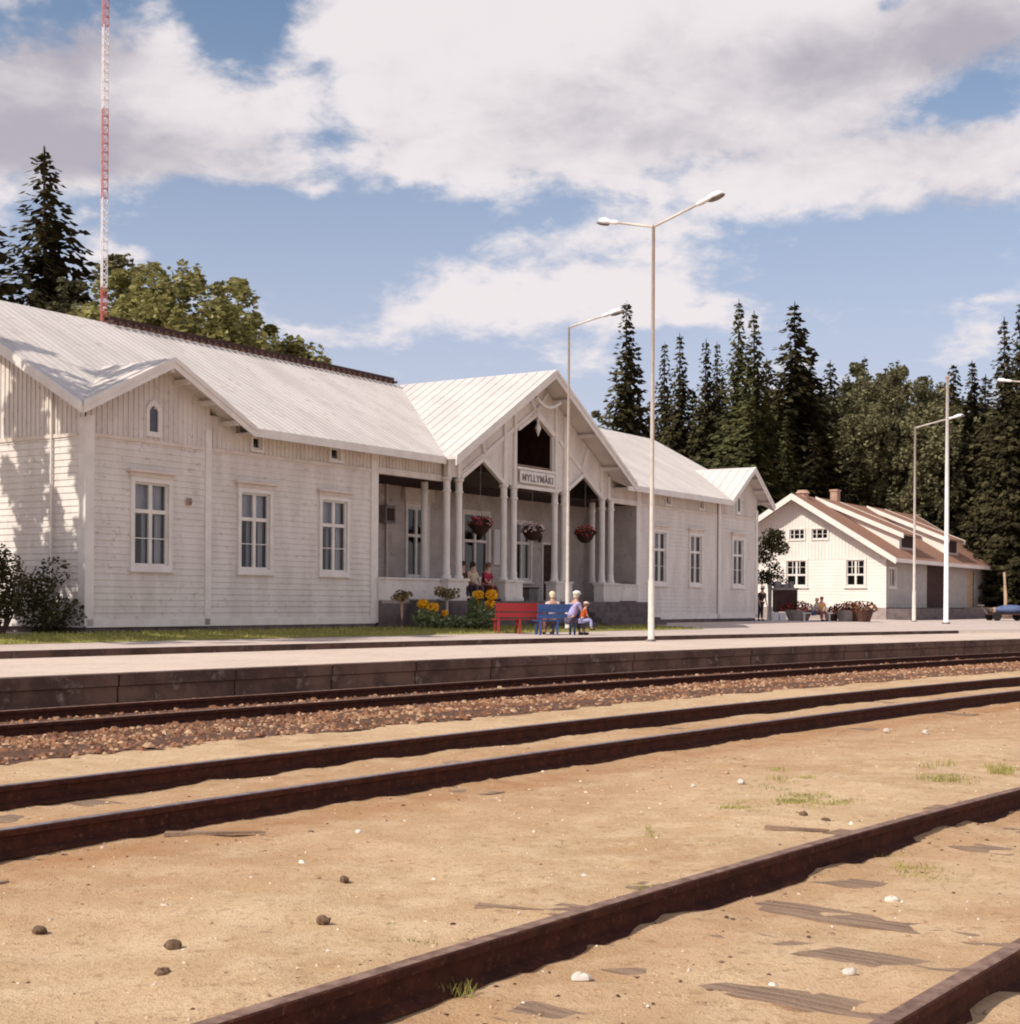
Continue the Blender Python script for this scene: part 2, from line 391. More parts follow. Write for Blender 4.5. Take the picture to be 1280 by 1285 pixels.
# single stones that stand out (pixel x, y, size, colour)
st = [(450, 1046, .035, 1, 'grey-white stone alone on the sand below the middle track'), (432, 1106, .04, 0, 'dark brown stone on the sand, uppermost of the brown ones at centre left'),
      (406, 1158, .045, 0, 'grey-brown pointed stone on the sand in the left foreground'), (218, 1189, .045, 0, 'flat rusty brown stone near the left bottom of the sand'),
      (204, 1226, .05, 0, 'dark stone lowest in the left foreground'), (50, 1170, .04, 0, 'dark stone nearest the left edge of the sand'),
      (1053, 1082, .035, 1, 'bright white stone lying against the near rail'), (729, 1232, .05, 1, 'large white stone with dark underside inside the nearest track'),
      (930, 983, .05, 1, 'white stone on the sand beside the grass patch'), (1161, 921, .06, 1, 'pale grey stone far out on the sand at right'),
      (1113, 918, .05, 1, 'small white stone on the far sand right of centre'), (870, 987, .03, 1, 'tiny white stone left of the grass patch'),
      (1120, 1133, .045, 1, 'white stone between the nearest two rails'), (1066, 1224, .04, 1, 'pale stone low between the nearest two rails at right'),
      (733, 1101, .03, 1, 'pale flat stone beyond the near rail'), (1008, 1024, .045, 0, 'dark stone beyond the near rail'), (1036, 1032, .045, 0, 'brown stone touching the near rail at right')]
for x, y, s, pale, lab in st:
    p = onz(x, y, .0); mb = MB(); s *= .82; mb.ell((0, 0, s * .35), (s, s * .75, s * .55), 9, 6, .2)
    o = mb.build('stone', 'palestone' if pale else 'brownstone'); o.location = (p.x, p.y, -.002); o.rotation_euler = (0, 0, U(0, 6))
    tag(o, lab, 'stone', 'single stones lying on the sand')

# grass tufts
def blades(mb, x, y, z, n, h, spread, w=.004):
    for i in range(n):
        a = U(0, 6.28); r = spread * R(); bx = x + r * math.cos(a); by = y + r * math.sin(a); hh = h * U(.5, 1.1)
        dx, dy = U(-.5, .5) * hh, U(-.5, .5) * hh; ww = w * U(.7, 1.3); ca, sa = math.cos(a) * ww, math.sin(a) * ww
        mb.poly([(bx - ca, by - sa, z), (bx + ca, by + sa, z), (bx + dx * .5 + ca * .6, by + dy * .5 + sa * .6, z + hh * .6), (bx + dx, by + dy, z + hh), (bx + dx * .5 - ca * .6, by + dy * .5 - sa * .6, z + hh * .6)])
gm = MB()
for (x, y, n, h, sp, k) in [(935, 1010, 26, .05, .05, 8), (1000, 1003, 30, .05, .06, 12), (990, 972, 26, .10, .05, 3), (1060, 1005, 20, .05, .06, 5), (970, 985, 20, .05, .05, 4), (1180, 975, 30, .07, .08, 8), (1168, 962, 24, .14, .04, 2), (1248, 968, 34, .12, .05, 5), (1190, 980, 20, .05, .1, 6),
                          (825, 1122, 22, .12, .03, 2), (1045, 1060, 16, .14, .02, 2), (560, 1250, 26, .13, .03, 3), (940, 1100, 20, .1, .03, 2), (1080, 1078, 24, .06, .07, 5), (1140, 1090, 24, .05, .08, 5), (510, 1180, 14, .05, .03, 2), (475, 1156, 12, .04, .02, 1), (1030, 1000, 14, .06, .03, 2), (960, 1015, 16, .035, .09, 14), (1030, 1012, 16, .035, .09, 10), (1090, 1070, 14, .04, .1, 12), (1170, 1100, 12, .04, .09, 8), (700, 1060, 6, .03, .08, 5), (890, 970, 10, .03, .1, 6), (880, 1060, 12, .08, .02, 2), (820, 1045, 10, .08, .02, 2)]:
    for j in range(k):
        p = onz(x + U(-22, 22), y + U(-6, 6), 0)
        blades(gm, p.x, p.y, -.005, int(n * 1.3), h * .55, sp * (1.6 + p.y * .06), .003)
struct(gm.build('grass_tufts', 'grass'), 'stuff')

# small wood scraps on the sand
for (x, y, l, a, lab) in [(640, 1140, .16, -.2, 'short grey wood splinter lying beyond the near rail'), (1000, 1040, .2, -.15, 'weathered wood scrap sticking out from the near rail'), (270, 1045, .3, .2, 'dark wood scrap beside the middle track at left')]:
    p = onz(x, y, .01); mb = MB(); mb.hexa([(-l, -.03, 0), (l, -.015, 0), (l * .9, .02, 0), (-l, .03, 0), (-l, -.025, .02), (l, -.01, .012), (l * .9, .015, .012), (-l * .96, .025, .025)])
    o = mb.build('wood_scrap', 'sleeper'); o.location = (p.x, p.y, 0); o.rotation_euler = (0, 0, a); tag(o, lab, 'wood scrap', 'wood scraps on the sand')

# ------------------------------------------------------------------ platforms, yard
tss = arange(-30, -10, 4)[:-1] + arange(-10, 80, 1.5)[:-1] + arange(80, 300, 10)
mbp = MB()
def strip(name, mat, tl, pa, pb, za, zb):
    mb = MB()
    for i, t in enumerate(tl):
        mb.v.append(tuple(tp(t, pa, za))); mb.v.append(tuple(tp(t, pb, zb)))
        if i: n = 2 * i; mb.f.append((n - 2, n - 1, n + 1, n))
    return mb.build(name, mat)
NEAR, FAR = -16.12, -21.5
struct(grid('platform', 'platform', tss, [FAR + .003, -20, -18, NEAR - .3, NEAR - .003], lambda t, p: .41))
struct(strip('platform_back_face', 'edge', tss, FAR, FAR, .41, -.05))
eb = MB(); t = -30
while t < 150:
    L_ = U(1.9, 2.3); o_ = U(-.012, .012)
    a = [tp(t, NEAR - .28, 0), tp(t + L_ - .03, NEAR - .28, 0), tp(t + L_ - .03, NEAR + .0 + o_, 0), tp(t, NEAR + o_, 0)]
    for (z0, z1, q) in ((-.1, .24, -.03), (.25, .412 + U(0, .003), 0)):
        pts = [tuple(v + Vector((0, 0, z0)) + P_ * (q if k > 1 else 0)) for k, v in enumerate(a)] + [tuple(v + Vector((0, 0, z1)) + P_ * (q if k > 1 else 0)) for k, v in enumerate(a)]
        eb.hexa([pts[3], pts[2], pts[1], pts[0], pts[7], pts[6], pts[5], pts[4]])
    t += L_
struct(eb.build('platform_edge', 'edge'))
# station side platform and yard behind
ty = arange(-60, -10, 10)[:-1] + arange(-10, 90, 1.2)[:-1] + arange(90, 400, 20)
mby = MB(); cols = [0, .1, .25, .4, .5, .6, .7, .8, .9, 1.0]
for t in ty:
    e = EDGE + g(t); w = min(wallp(t), e - 3)
    for c_ in cols:
        pp = e + (w - e) * c_; v = T * t + P_ * pp; mby.v.append((v.x, v.y, terr(t, pp)))
    for ex in (-20, -60, -400):
        v = T * t + P_ * (w + ex); mby.v.append((v.x, v.y, .58))
nc = len(cols) + 3
for i in range(len(ty) - 1):
    for j in range(nc - 1):
        a = i * nc + j; mby.f.append((a, a + 1, a + nc + 1, a + nc))
struct(mby.build('station_yard', 'yard', smooth=True))
struct(strip('station_platform_face', 'edge', ty, EDGE + .002, EDGE + .002, .412, -.1))
# level walkway over the gap
cr = MB()
for i in range(9):
    t0 = 55.6 + i * .55; pa, pb = FAR - .02, EDGE + .02
    q = [tp(t0, pa), tp(t0 + .53, pa), tp(t0 + .53, pb), tp(t0, pb)]
    cr.hexa([tuple(v + Vector((0, 0, .28))) for v in q] + [tuple(v + Vector((0, 0, .408))) for v in q])
tag(cr.build('level_crossing', 'plankcross'), 'plank walkway closing the gap between the platforms at far right', 'walkway')
# lawn along the wall
lw = MB(); lt = arange(14, 47.5, 1.0)
def lawnp(t):
    e = EDGE + g(t); w = wallp(t); f0 = .55 if t < 38 else .55
    return e + (w - e) * f0, w + .1
for i, t in enumerate(lt):
    a, b = lawnp(t)
    for k in range(6):
        pp = a + (b - a) * k / 5; v = T * t + P_ * pp; lw.v.append((v.x, v.y, terr(t, pp) + .008))
    if i:
        for k in range(5):
            n = i * 6 + k; lw.f.append((n - 6, n - 5, n + 1, n))
struct(lw.build('lawn', 'lawn', smooth=True))
lb = MB()
for i in range(5200):
    t = U(14, 47.5); a, b = lawnp(t); pp = a + (b - a) * R(); v = T * t + P_ * pp
    blades(lb, v.x, v.y, terr(t, pp) + .005, 2, .09, .05, .012)
struct(lb.build('lawn_grass', 'grass'), 'stuff')
struct(grid('forest_floor', 'forestfloor', arange(40, 400, 40), [-420, -200, -100, -62, -56], lambda t, p: .6, warp=False))

# ------------------------------------------------------------------ station building
RZ = math.atan2(D.y, D.x)
st_root = empty('station_building', (P0.x, P0.y, 0), 'long white wooden railway station with gabled porch, name sign and pale sheet roof', 'station building', rz=RZ)
def s2w(s, y, z): v = P0 + D * s - N * y; return Vector((v.x, v.y, z))
L = 40.9; DEP = 12.; ZE = 6.15; SL = (9.8 - 6.15) / 6.65; OV = .65; ZB = .76; BELT = 5.49
RS0, RS1, RY = 11.45, 28.65, 2.5      # recess
def rz_main(y): return ZE + SL * (y + OV)
G1 = (-.6, 2.3, 5.3, 7.62); G2 = (36.7, 39.2, 41.6, 7.85)
GP = (14.25, 20.45, 26.65, 9.8); PY = -1.05
def gz(G, s): 
    a, m_, b, z = G
    return ZE + (z - ZE) * ((s - a) / (m_ - a) if s < m_ else (b - s) / (b - m_))
wins_main = [(1.4, 2.8), (5.3, 6.7), (8.72, 10.12), (30.05, 31.4), (33.5, 34.9), (37.95, 39.35)]
def mapf(kind, y0=0):
    if kind == 'front': return lambda u, o, z: (u, y0 - o, z)
    if kind == 'left': return lambda u, o, z: (y0 - o, u, z)
    if kind == 'right': return lambda u, o, z: (y0 + o, u, z)
    if kind == 'back': return lambda u, o, z: (u, y0 + o, z)
def siding(u0, u1, z0, z1, mp, ops=(), bh=.165):
    mb = MB(); z = z0; cuts = sorted(set([z0, z1] + [o[2] for o in ops] + [o[3] for o in ops]))
    bands = []
    k = 0
    while z < z1 - 1e-4:
        zn = min(z1, z + bh); cs = [z] + [c for c in cuts if z + 1e-4 < c < zn - 1e-4] + [zn]
        for a, b in zip(cs, cs[1:]): bands.append((a, b, z, zn))
        z = zn
    for a, b, zb0, zb1 in bands:
        mid = (a + b) / 2; segs = [(u0, u1)]
        for o in ops:
            if o[2] < mid < o[3]:
                ns = []
                for s0, s1 in segs:
                    if o[1] <= s0 or o[0] >= s1: ns.append((s0, s1)); continue
                    if o[0] > s0: ns.append((s0, o[0]))
                    if o[1] < s1: ns.append((o[1], s1))
                segs = ns
        oa = .024 - .019 * (a - zb0) / bh; ob = .024 - .019 * (b - zb0) / bh
        for s0, s1 in segs:
            mb.poly([mp(s0, oa, a), mp(s1, oa, a), mp(s1, ob, b), mp(s0, ob, b)])
            if a == zb0: mb.poly([mp(s0, 0, a), mp(s1, 0, a), mp(s1, oa, a), mp(s0, oa, a)])
    return mb
def vboards(u0, u1, zb, ztf, mp, ops=(), bw=.17, breaks=()):
    """vertical boards with battens, top follows ztf(u)"""
    mb = MB(); us = [u0]; u = u0
    while u < u1 - 1e-4: u = min(u1, u + bw); us.append(u)
    us = sorted(set(us + [b for b in breaks if u0 < b < u1] + [o[0] for o in ops] + [o[1] for o in ops]))
    for a, b in zip(us, us[1:]):
        if b - a < .004: continue
        m_ = (a + b) / 2; zr = [(zb, None)]
        lo = zb; done = False
        for o in ops:
            if o[0] < m_ < o[1]:
                mb.poly([mp(a, 0, lo), mp(b, 0, lo), mp(b, 0, o[2]), mp(a, 0, o[2])]); lo = o[3]
        mb.poly([mp(a, 0, lo), mp(b, 0, lo), mp(b, 0, ztf(b)), mp(a, 0, ztf(a))])
    u = u0 + bw
    while u < u1 - .03:
        skip = [o for o in ops if o[0] - .03 < u < o[1] + .03]
        zt = ztf(u) - .01; z0 = skip[0][3] if skip else zb
        rngs = [(z0, zt)] + ([(zb, skip[0][2])] if skip else [])
        for za, zt_ in rngs:
            if zt_ - za > .05:
                a, b = u - .022, u + .022; p = [mp(a, 0, za), mp(b, 0, za), mp(b, .025, za), mp(a, .025, za), mp(a, 0, zt_), mp(b, 0, zt_), mp(b, .025, zt_), mp(a, .025, zt_)]
                mb.hexa(p)
        u += bw
    return mb
def opng(w, z0=2.3, z1=4.42): return (w[0] + .1, w[1] - .1, z0, z1)
fr_ = mapf('front')
# front lower siding in four stretches
secs = [(0, 4.2, -.05), (4.2, RS0, 0), (RS1, 36.5, 0), (36.5, L, -.05)]
for a, b, y in secs:
    ops = [opng(w) for w in wins_main if a < w[0] < b]
    siding(a, b, ZB, BELT, mapf('front', y), ops).build('wall', 'white', st_root)
vents = [(5.86, 6.24), (9.22, 9.66), (31.25, 31.65), (34.55, 34.95)]
for a, b, y in secs[1:3]:
    ops = [(v[0], v[1], 5.66, 6.02) for v in vents if a < v[0] < b]
    vboards(a, b, BELT, lambda u: 6.42, mapf('front', y), ops).build('frieze', 'white', st_root)
vboards(0, 4.2, BELT, lambda u: min(gz(G1, u) - .05, 9), mapf('front', -.05), [(1.98, 2.32, 5.75, 6.34)], breaks=(2.3,)).build('gable_wall', 'white', st_root)
vboards(36.5, L, BELT, lambda u: min(gz(G2, max(36.75, u)) - .05, 9), mapf('front', -.05), [(38.5, 38.84, 5.75, 6.4)], breaks=(39.2,)).build('gable_wall', 'white', st_root)
# closed triangles of wall between gable and eaves
# end walls
ztend = lambda u: rz_main(u) - .1 if u < 6 else rz_main(12 - u) - .1
siding(0, DEP, ZB, BELT, mapf('left', 0)).build('wall', 'white', st_root)
vboards(0, DEP, BELT, ztend, mapf('left', 0), breaks=(6,)).build('gable_wall', 'white', st_root)
siding(0, DEP, ZB, BELT, mapf('right', L)).build('wall', 'white', st_root)
vboards(0, DEP, BELT, ztend, mapf('right', L), breaks=(6,)).build('gable_wall', 'white', st_root)
mb = MB(); mb.box((0, DEP - .1, ZB), (L, DEP, 6.4)); mb.build('wall', 'white', st_root)
# recess walls
rb = mapf('front', RY)
rops = [(16.3, 17.5, 2.3, 4.75), (19.75, 21.4, 1.5, 4.75), (23.2, 24.4, 2.3, 4.55), (25.35, 26.2, 1.5, 3.75), (27.2, 27.2, 3, 3)]
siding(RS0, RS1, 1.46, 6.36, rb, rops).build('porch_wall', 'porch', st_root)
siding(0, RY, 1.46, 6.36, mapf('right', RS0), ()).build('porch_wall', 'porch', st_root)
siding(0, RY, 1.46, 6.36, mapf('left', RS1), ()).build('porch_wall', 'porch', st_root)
mb = MB(); mb.box((RS0, -.08, 6.34), (RS1, RY, 6.38)); mb.build('porch_ceiling', 'brick', st_root)
mb = MB(); mb.box((RS0 + .05, -.2, 1.36), (RS1 - .05, RY, 1.46)); mb.build('porch_floor', 'tubgrey', st_root)
# dark room behind: partition so that windows look into dark rooms
mb = MB(); mb.box((.1, 4.6, ZB), (L - .1, 4.7, 5.4)); mb.box((.1, .3, 5.44), (L - .1, DEP - .2, 5.47)); mb.box((.1, .1, ZB - .05), (L - .1, DEP - .2, ZB + .02))
mb.build('inner_partition', 'dark', st_root)
# foundation
mb = MB()
mb.box((.05, -.02, .2), (RS0, .3, ZB)); mb.box((RS1, -.02, .2), (L - .05, .3, ZB)); mb.box((.05, .3, .2), (.4, DEP, ZB)); mb.box((L - .4, .3, .2), (L - .05, DEP, ZB))
build_each(mb, 'foundation', 'stone', st_root)
# porch plinth with steps
mb = MB()
mb.box((12.95, -.85, .2), (28.2, -.2, 1.46)); mb.box((RS0, -.199, .2), (12.95, -.1, 1.46)); mb.box((12.95, -.2, .2), (28.62, .1, 1.36))
for k in range(4): mb.box((19.6, -.85 - .3 * (k + 1), .2), (21.9, -.85 - .3 * k, 1.46 - .19 * (k + 1)))
for k in range(4): mb.box((22.8, -.85 - .28 * (k + 1), .2), (27.6, -.85 - .28 * k, 1.46 - .2 * (k + 1)))
mb.build('plinth', 'stone', st_root)
# white skirt boarding of the recess parapets
for a, b in ((RS0, 15.2), (25.6, RS1)):
    mb = MB(); mb.box((a, -.12, 1.5), (b, -.02, 2.12)); mb.box((a, -.16, 2.12), (b, .02, 2.18))
    if a == RS0:
        mb.box((a, -.125, .76), (12.9, -.03, 1.5)); mb.box((a, -.17, 1.44), (12.9, -.126, 1.52))
    mb.build('parapet', 'white', st_root)
# beams over the side recesses
for a, b in ((RS0, 15.0), (26.3, RS1)):
    vb_ = vboards(a, b, 5.62, lambda u: 6.4, mapf('front', 0)); vb_.box((a, -.06, 5.42), (b, .08, 5.62)); vb_.build('frieze', 'white', st_root)
# corner boards, belts
mb = MB()
for s in (0.11, 4.12, 36.6, L - .11): mb.box((s - .11, -.10, ZB), (s + .11, -.045, 6.0 if 1 < s < 40 else 5.95))
for s in (RS0 - .12, RS1 + .12): mb.box((s - .17, -.06, ZB), (s + .17, .0, 6.3))
mb.box((-.055, -.1, ZB), (0, .16, 5.9)); mb.box((L, -.1, ZB), (L + .055, .16, 5.9))
build_each(mb, 'corner_board', 'trim', st_root)
mb = MB()
for a, b, y in secs:
    mb.box((a + .22 if a in (0, 36.5) else a + .02, y - .055, BELT - .05), (b - .22 if b < 10 or b > 40 else b - .3, y - .005, BELT + .045))
mb.box((-.05, .2, BELT - .05), (-.005, DEP, BELT + .045))
build_each(mb, 'belt_board', 'warmtrim', st_root)
mb = MB()
for a, b, y in secs: mb.box((a, y - .05, ZB - .03), (b, y - .0, ZB + .17))
mb.box((-.05, 0, ZB - .03), (0, DEP, ZB + .17)); build_each(mb, 'base_board', 'trim', st_root)
mb = MB(); mb.tube([(-.07, 1.15, .8), (-.07, 1.15, 6.6)], .032, 8); mb.build('downpipe', 'trim', st_root)

# roof planes
def roofobj(name, pts, mat, th=.10, par=None): 
    mb = MB(); mb.slab(pts, th); return mb.build(name, mat, par or st_root)
def yback(z): return (z - ZE) / SL - OV
e0, e1 = -.62, 41.6
pts = [(e0, -OV, ZE), (2.3, yback(7.62), 7.62), (5.3, -OV, ZE), (14.25, -OV, ZE), (20.45, 6, 9.8), (26.65, -OV, ZE), (36.7, -OV, ZE), (39.2, yback(7.85), 7.85), (41.6, -OV, ZE), (e1, 6, 9.8), (e0, 6, 9.8)]
# split into convex-ish pieces to keep triangulation clean
lo = lambda p: (p[0], p[1], p[2])
A = [(e0, -OV, ZE), (2.3, yback(7.62), 7.62), (5.3, -OV, ZE), (14.25, -OV, ZE), (20.45, 6, 9.8), (e0, 6, 9.8)]
B = [(20.45, 6, 9.8), (26.65, -OV, ZE), (36.7, -OV, ZE), (39.2, yback(7.85), 7.85), (41.6, -OV, ZE), (e1, 6, 9.8)]
def ribs(mb, sa, sb):
    s = e0 + .1
    while s < e1:
        if sa <= s < sb:
            y0 = -OV
            for G in (G1, G2, GP):
                a, m_, b, z = G
                if a < s < b:
                    f = (s - a) / (m_ - a) if s < m_ else (b - s) / (b - m_)
                    y0 = -OV + (min(6, yback(z)) + OV) * f
            if y0 < 5.7: mb.bar((s, y0, rz_main(y0) + .004), (s, 5.98, rz_main(5.98) + .002), .05, .013)
        s += .31
for poly_, sa, sb in ((A, -1, 20.45), (B, 20.45, 50)):
    mb = MB(); mb.slab(poly_, .10); ribs(mb, sa, sb); mb.build('roof', 'roof', st_root)
mainroofs = [roofobj('roof', [(e0, 6, 9.8), (e1, 6, 9.8), (e1, DEP + OV, ZE), (e0, DEP + OV, ZE)], 'roof')]
def gable_roof(G, y0, mat):
    a, m_, b, z = G; yb = min(6, yback(z)); w = [(a, y0, ZE), (m_, y0, z), (m_, yb, z)]
    if y0 < -OV: w.append((a, -OV, ZE))
    e = [(b, y0, ZE), (m_, y0, z), (m_, yb, z)]
    if y0 < -OV: e.append((b, -OV, ZE))
    for pl, xa in (([(x, y, zz + .012) for x, y, zz in w][::-1], a), ([(x, y, zz + .012) for x, y, zz in e], b)):
        mb = MB(); mb.slab(pl, .10); y = y0 + .25
        while y < yb - .15:
            f = max(0, (y + OV) / (yb + OV)) if y > -OV else 0
            xs = xa + (m_ - xa) * f; zs_ = ZE + (z - ZE) * f; q = .985
            if mat: mb.bar((xs, y, zs_ + .02), (xs + (m_ - xs) * q, y, zs_ + (z - zs_) * q + .02), .05, .03)
            y += .46
        mb.build('gable_roof', mat, st_root)
gable_roof(G1, -OV, 'roof'); gable_roof(G2, -OV, 'roof2'); gable_roof(GP, PY, 'roof2')
# ridge walkway board
mb = MB(); s = 5.9
mb.box((5.9, 5.86, 9.86), (19.9, 5.9, 10.0)); mb.box((5.9, 6.1, 9.86), (19.9, 6.14, 10.0))
while s < 19.9: mb.box((s, 5.7, 9.78), (s + .05, 6.2, 9.87)); s += .31
mb.build('ridge_walkway', 'darkwood', st_root)
# fascias and soffits
mb = MB()
for a, b in ((5.3, 14.25), (26.65, 36.7)): mb.box((a, -OV - .035, ZE - .24), (b, -OV + .005, ZE - .01))
build_each(mb, 'fascia', 'trim', st_root)
mb = MB()
for a, b in ((5.2, 14.3), (26.6, 36.8)): mb.box((a, -OV + .01, ZE - .15), (b, 0, ZE - .12))
build_each(mb, 'soffit', 'white', st_root)
def rake(G, y0, w=.26):
    a, m_, b, z = G; mb = MB()
    for (xa, s) in ((a, 1), (b, -1)):
        dz = (z - ZE) / (m_ - xa); 
        for (yy, top, bot, x0) in ((y0 - .04, 0.02, -w, 0), (y0 - .07, .03, -.10, -.02 * s)):
            p = [(xa + x0, yy, ZE + top), (m_, yy, z + top), (m_, yy, z + bot), (xa + x0, yy, ZE + bot)]
            q = [(x, yy + (.04 if yy > y0 - .05 else .029), zz) for x, _, zz in p]
            n = len(mb.v); mb.v += p + q
            for f in ((0, 1, 2, 3), (7, 6, 5, 4), (0, 4, 5, 1), (2, 6, 7, 3), (3, 7, 4, 0), (1, 5, 6, 2)): mb.f.append(tuple(n + i for i in f))
    build_each(mb, 'barge_board', 'trim', st_root)
    # purlin ends below the overhang
    mb = MB()
    for fz in (.2, .5, .8):
        for xa in (a, b):
            x = xa + (m_ - xa) * fz; zz = ZE + (z - ZE) * fz - .22
            mb.box((x - .06, y0 + .02, zz - .07), (x + .06, .1, zz + .06))
    mb.box((m_ - .06, y0 + .02, z - .36), (m_ + .06, .1, z - .2)); build_each(mb, 'purlin', 'white', st_root)
rake(G1, -OV); rake(G2, -OV); rake(GP, PY, .30)
# rake boards of the main gable ends
for x in (e0, e1):
    mb = MB(); xo = -.04 if x < 0 else .04
    for (ya, yb) in ((-OV, 6), (DEP + OV, 6)):
        p = [(x, ya, ZE), (x, yb, 9.8), (x, yb, 9.52), (x, ya, ZE - .26)]; q = [(x + xo, y, z) for _, y, z in p]
        n = len(mb.v); mb.v += p + q
        for f in ((0, 1, 2, 3), (7, 6, 5, 4), (0, 4, 5, 1), (2, 6, 7, 3), (3, 7, 4, 0), (1, 5, 6, 2)): mb.f.append(tuple(n + i for i in f))
    build_each(mb, 'barge_board', 'trim', st_root)

# windows ------------------------------------------------------------
def window(parent, a, b, z0, z1, mp, transom=None, cornice=True, sill=True, muntin=None, curtain=True, casing=.12, name='window', door=False, glassmat='glass', mullion=True):
    """casing outer rectangle a..b, z0..z1"""
    mb = MB()
    def bx(u0, u1, w0, w1, o0, o1, m_=mb):
        p = [mp(u, o, z) for (u, o, z) in ((u0, o0, w0), (u1, o0, w0), (u1, o1, w0), (u0, o1, w0), (u0, o0, w1), (u1, o0, w1), (u1, o1, w1), (u0, o1, w1))]
        m_.hexa(p)
    c = casing
    bx(a, a + c, z0, z1, -.02, .07); bx(b - c, b, z0, z1, -.02, .07); bx(a + c, b - c, z1 - c, z1, -.02, .068)
    if not door: bx(a + c, b - c, z0, z0 + c, -.02, .068)
    ia, ib, iz0, iz1 = a + c, b - c, z0 + (c if not door else 0), z1 - c
    fw = .055
    bx(ia, ia + fw, iz0, iz1, -.09, -.01); bx(ib - fw, ib, iz0, iz1, -.09, -.01); bx(ia + fw, ib - fw, iz1 - fw, iz1, -.09, -.012); bx(ia + fw, ib - fw, iz0, iz0 + (fw if not door else .9), -.09, -.012)
    if transom: bx(ia + fw, ib - fw, transom - .05, transom + .05, -.088, .005)
    mc = (ia + ib) / 2
    if mullion: bx(mc - .055, mc + .055, iz0 + fw, iz1 - fw, -.089, .002)
    if muntin: bx(ia + fw, ib - fw, muntin - .012, muntin + .012, -.085, -.02)
    w = mb.build(name, 'trim', parent)
    gm_ = MB(); gm_.poly([mp(ia, -.055, iz0), mp(ib, -.055, iz0), mp(ib, -.055, iz1), mp(ia, -.055, iz1)]); gm_.build('glass', glassmat, w)
    if cornice:
        cm = MB(); bx(a - .12, b + .12, z1 + .12, z1 + .19, -.01, .17, cm); bx(a - .04, b + .04, z1 + .001, z1 + .12, -.01, .09, cm); cm.build('cornice', 'warmtrim', w)
    if sill:
        sm = MB(); bx(a - .05, b + .05, z0 - .05, z0 - .001, -.01, .12, sm); sm.build('sill', 'trim', w)
    if curtain:
        cm = MB()
        def cloth(u0, u1, w0, w1):
            n = max(2, int((u1 - u0) / .03)); 
            for k in range(n):
                ua = u0 + (u1 - u0) * k / n; ub = u0 + (u1 - u0) * (k + 1) / n
                oa = -.2 - .02 * (k % 2); ob = -.2 - .02 * ((k + 1) % 2)
                cm.poly([mp(ua, oa, w0), mp(ub, ob, w0), mp(ub, ob, w1), mp(ua, oa, w1)])
        tz = transom or iz1
        r_ = U(.5, 1.3)
        cloth(ib - .20 * r_, ib - .02, iz0, iz1); cloth(mc - .10 * r_, mc + .03, iz0, tz); cloth(ia, ib - .23, tz - .02 + U(-.1, 0), iz1)
        cm.build('curtain', 'curtain', w)
    return w
for i, w in enumerate(wins_main):
    y = -.05 if i in (0, 5) else 0
    window(st_root, w[0], w[1], 2.18, 4.55, mapf('front', y), transom=3.69, muntin=3.0)
for v in vents:
    window(st_root, v[0] - .08, v[1] + .08, 5.58, 6.1, fr_, cornice=False, sill=False, curtain=False, casing=.08, mullion=False, name='attic_vent')
for c_, y in ((2.15, -.05), (38.67, -.05)):
    mp = mapf('front', y); mb = MB()
    prof = [(-.26, 5.62), (-.26, 6.34), (-.14, 6.50), (0, 6.58), (.14, 6.50), (.26, 6.34), (.26, 5.62)]
    inn = [(-.15, 5.75), (-.15, 6.28), (-.08, 6.38), (0, 6.42), (.08, 6.38), (.15, 6.28), (.15, 5.75)]
    for k in range(6):
        a0, a1, b0, b1 = prof[k], prof[k + 1], inn[k], inn[k + 1]
        mb.hexa([mp(c_ + q[0], o, q[1]) for o in (0, .06) for q in (a0, a1, b1, b0)])
    mb.hexa([mp(c_ + q[0], o, q[1]) for o in (0, .06) for q in (prof[0], inn[0], inn[-1], prof[-1])])
    w = mb.build('attic_window', 'trim', st_root)
    mb = MB(); mb.poly([mp(c_ + q[0], .012, q[1]) for q in inn]); mb.build('glass', simple('dark_pane', (.06, .06, .09), (.04, .04, .06), .1, 3, spec=.5), w)
# recess windows and doors
window(st_root, 16.2, 17.6, 2.2, 4.85, rb, transom=3.75, cornice=True, muntin=None, curtain=False)
window(st_root, 23.1, 24.5, 2.2, 4.65, rb, transom=3.75, cornice=False, curtain=True)
window(st_root, 19.65, 21.5, 1.47, 4.85, rb, transom=3.7, cornice=False, sill=False, curtain=False, door=True, name='door')
d_ = MB(); d_.box((25.35, RY + .1, 1.47), (26.2, RY + .16, 3.75)); d_.build('door', 'darkwood', st_root)
dd = MB(); dd.box((25.25, RY - .05, 1.47), (25.35, RY + .1, 3.85)); dd.box((26.2, RY - .05, 1.47), (26.3, RY + .1, 3.85)); dd.box((25.25, RY - .06, 3.75), (26.3, RY + .1, 3.85)); dd.build('door_frame', 'trim', st_root)
mb = MB(); mb.box((16.0, RY - .2, 4.98), (17.7, RY - .03, 5.4)); mb.build('awning_box', 'warmtrim', st_root)
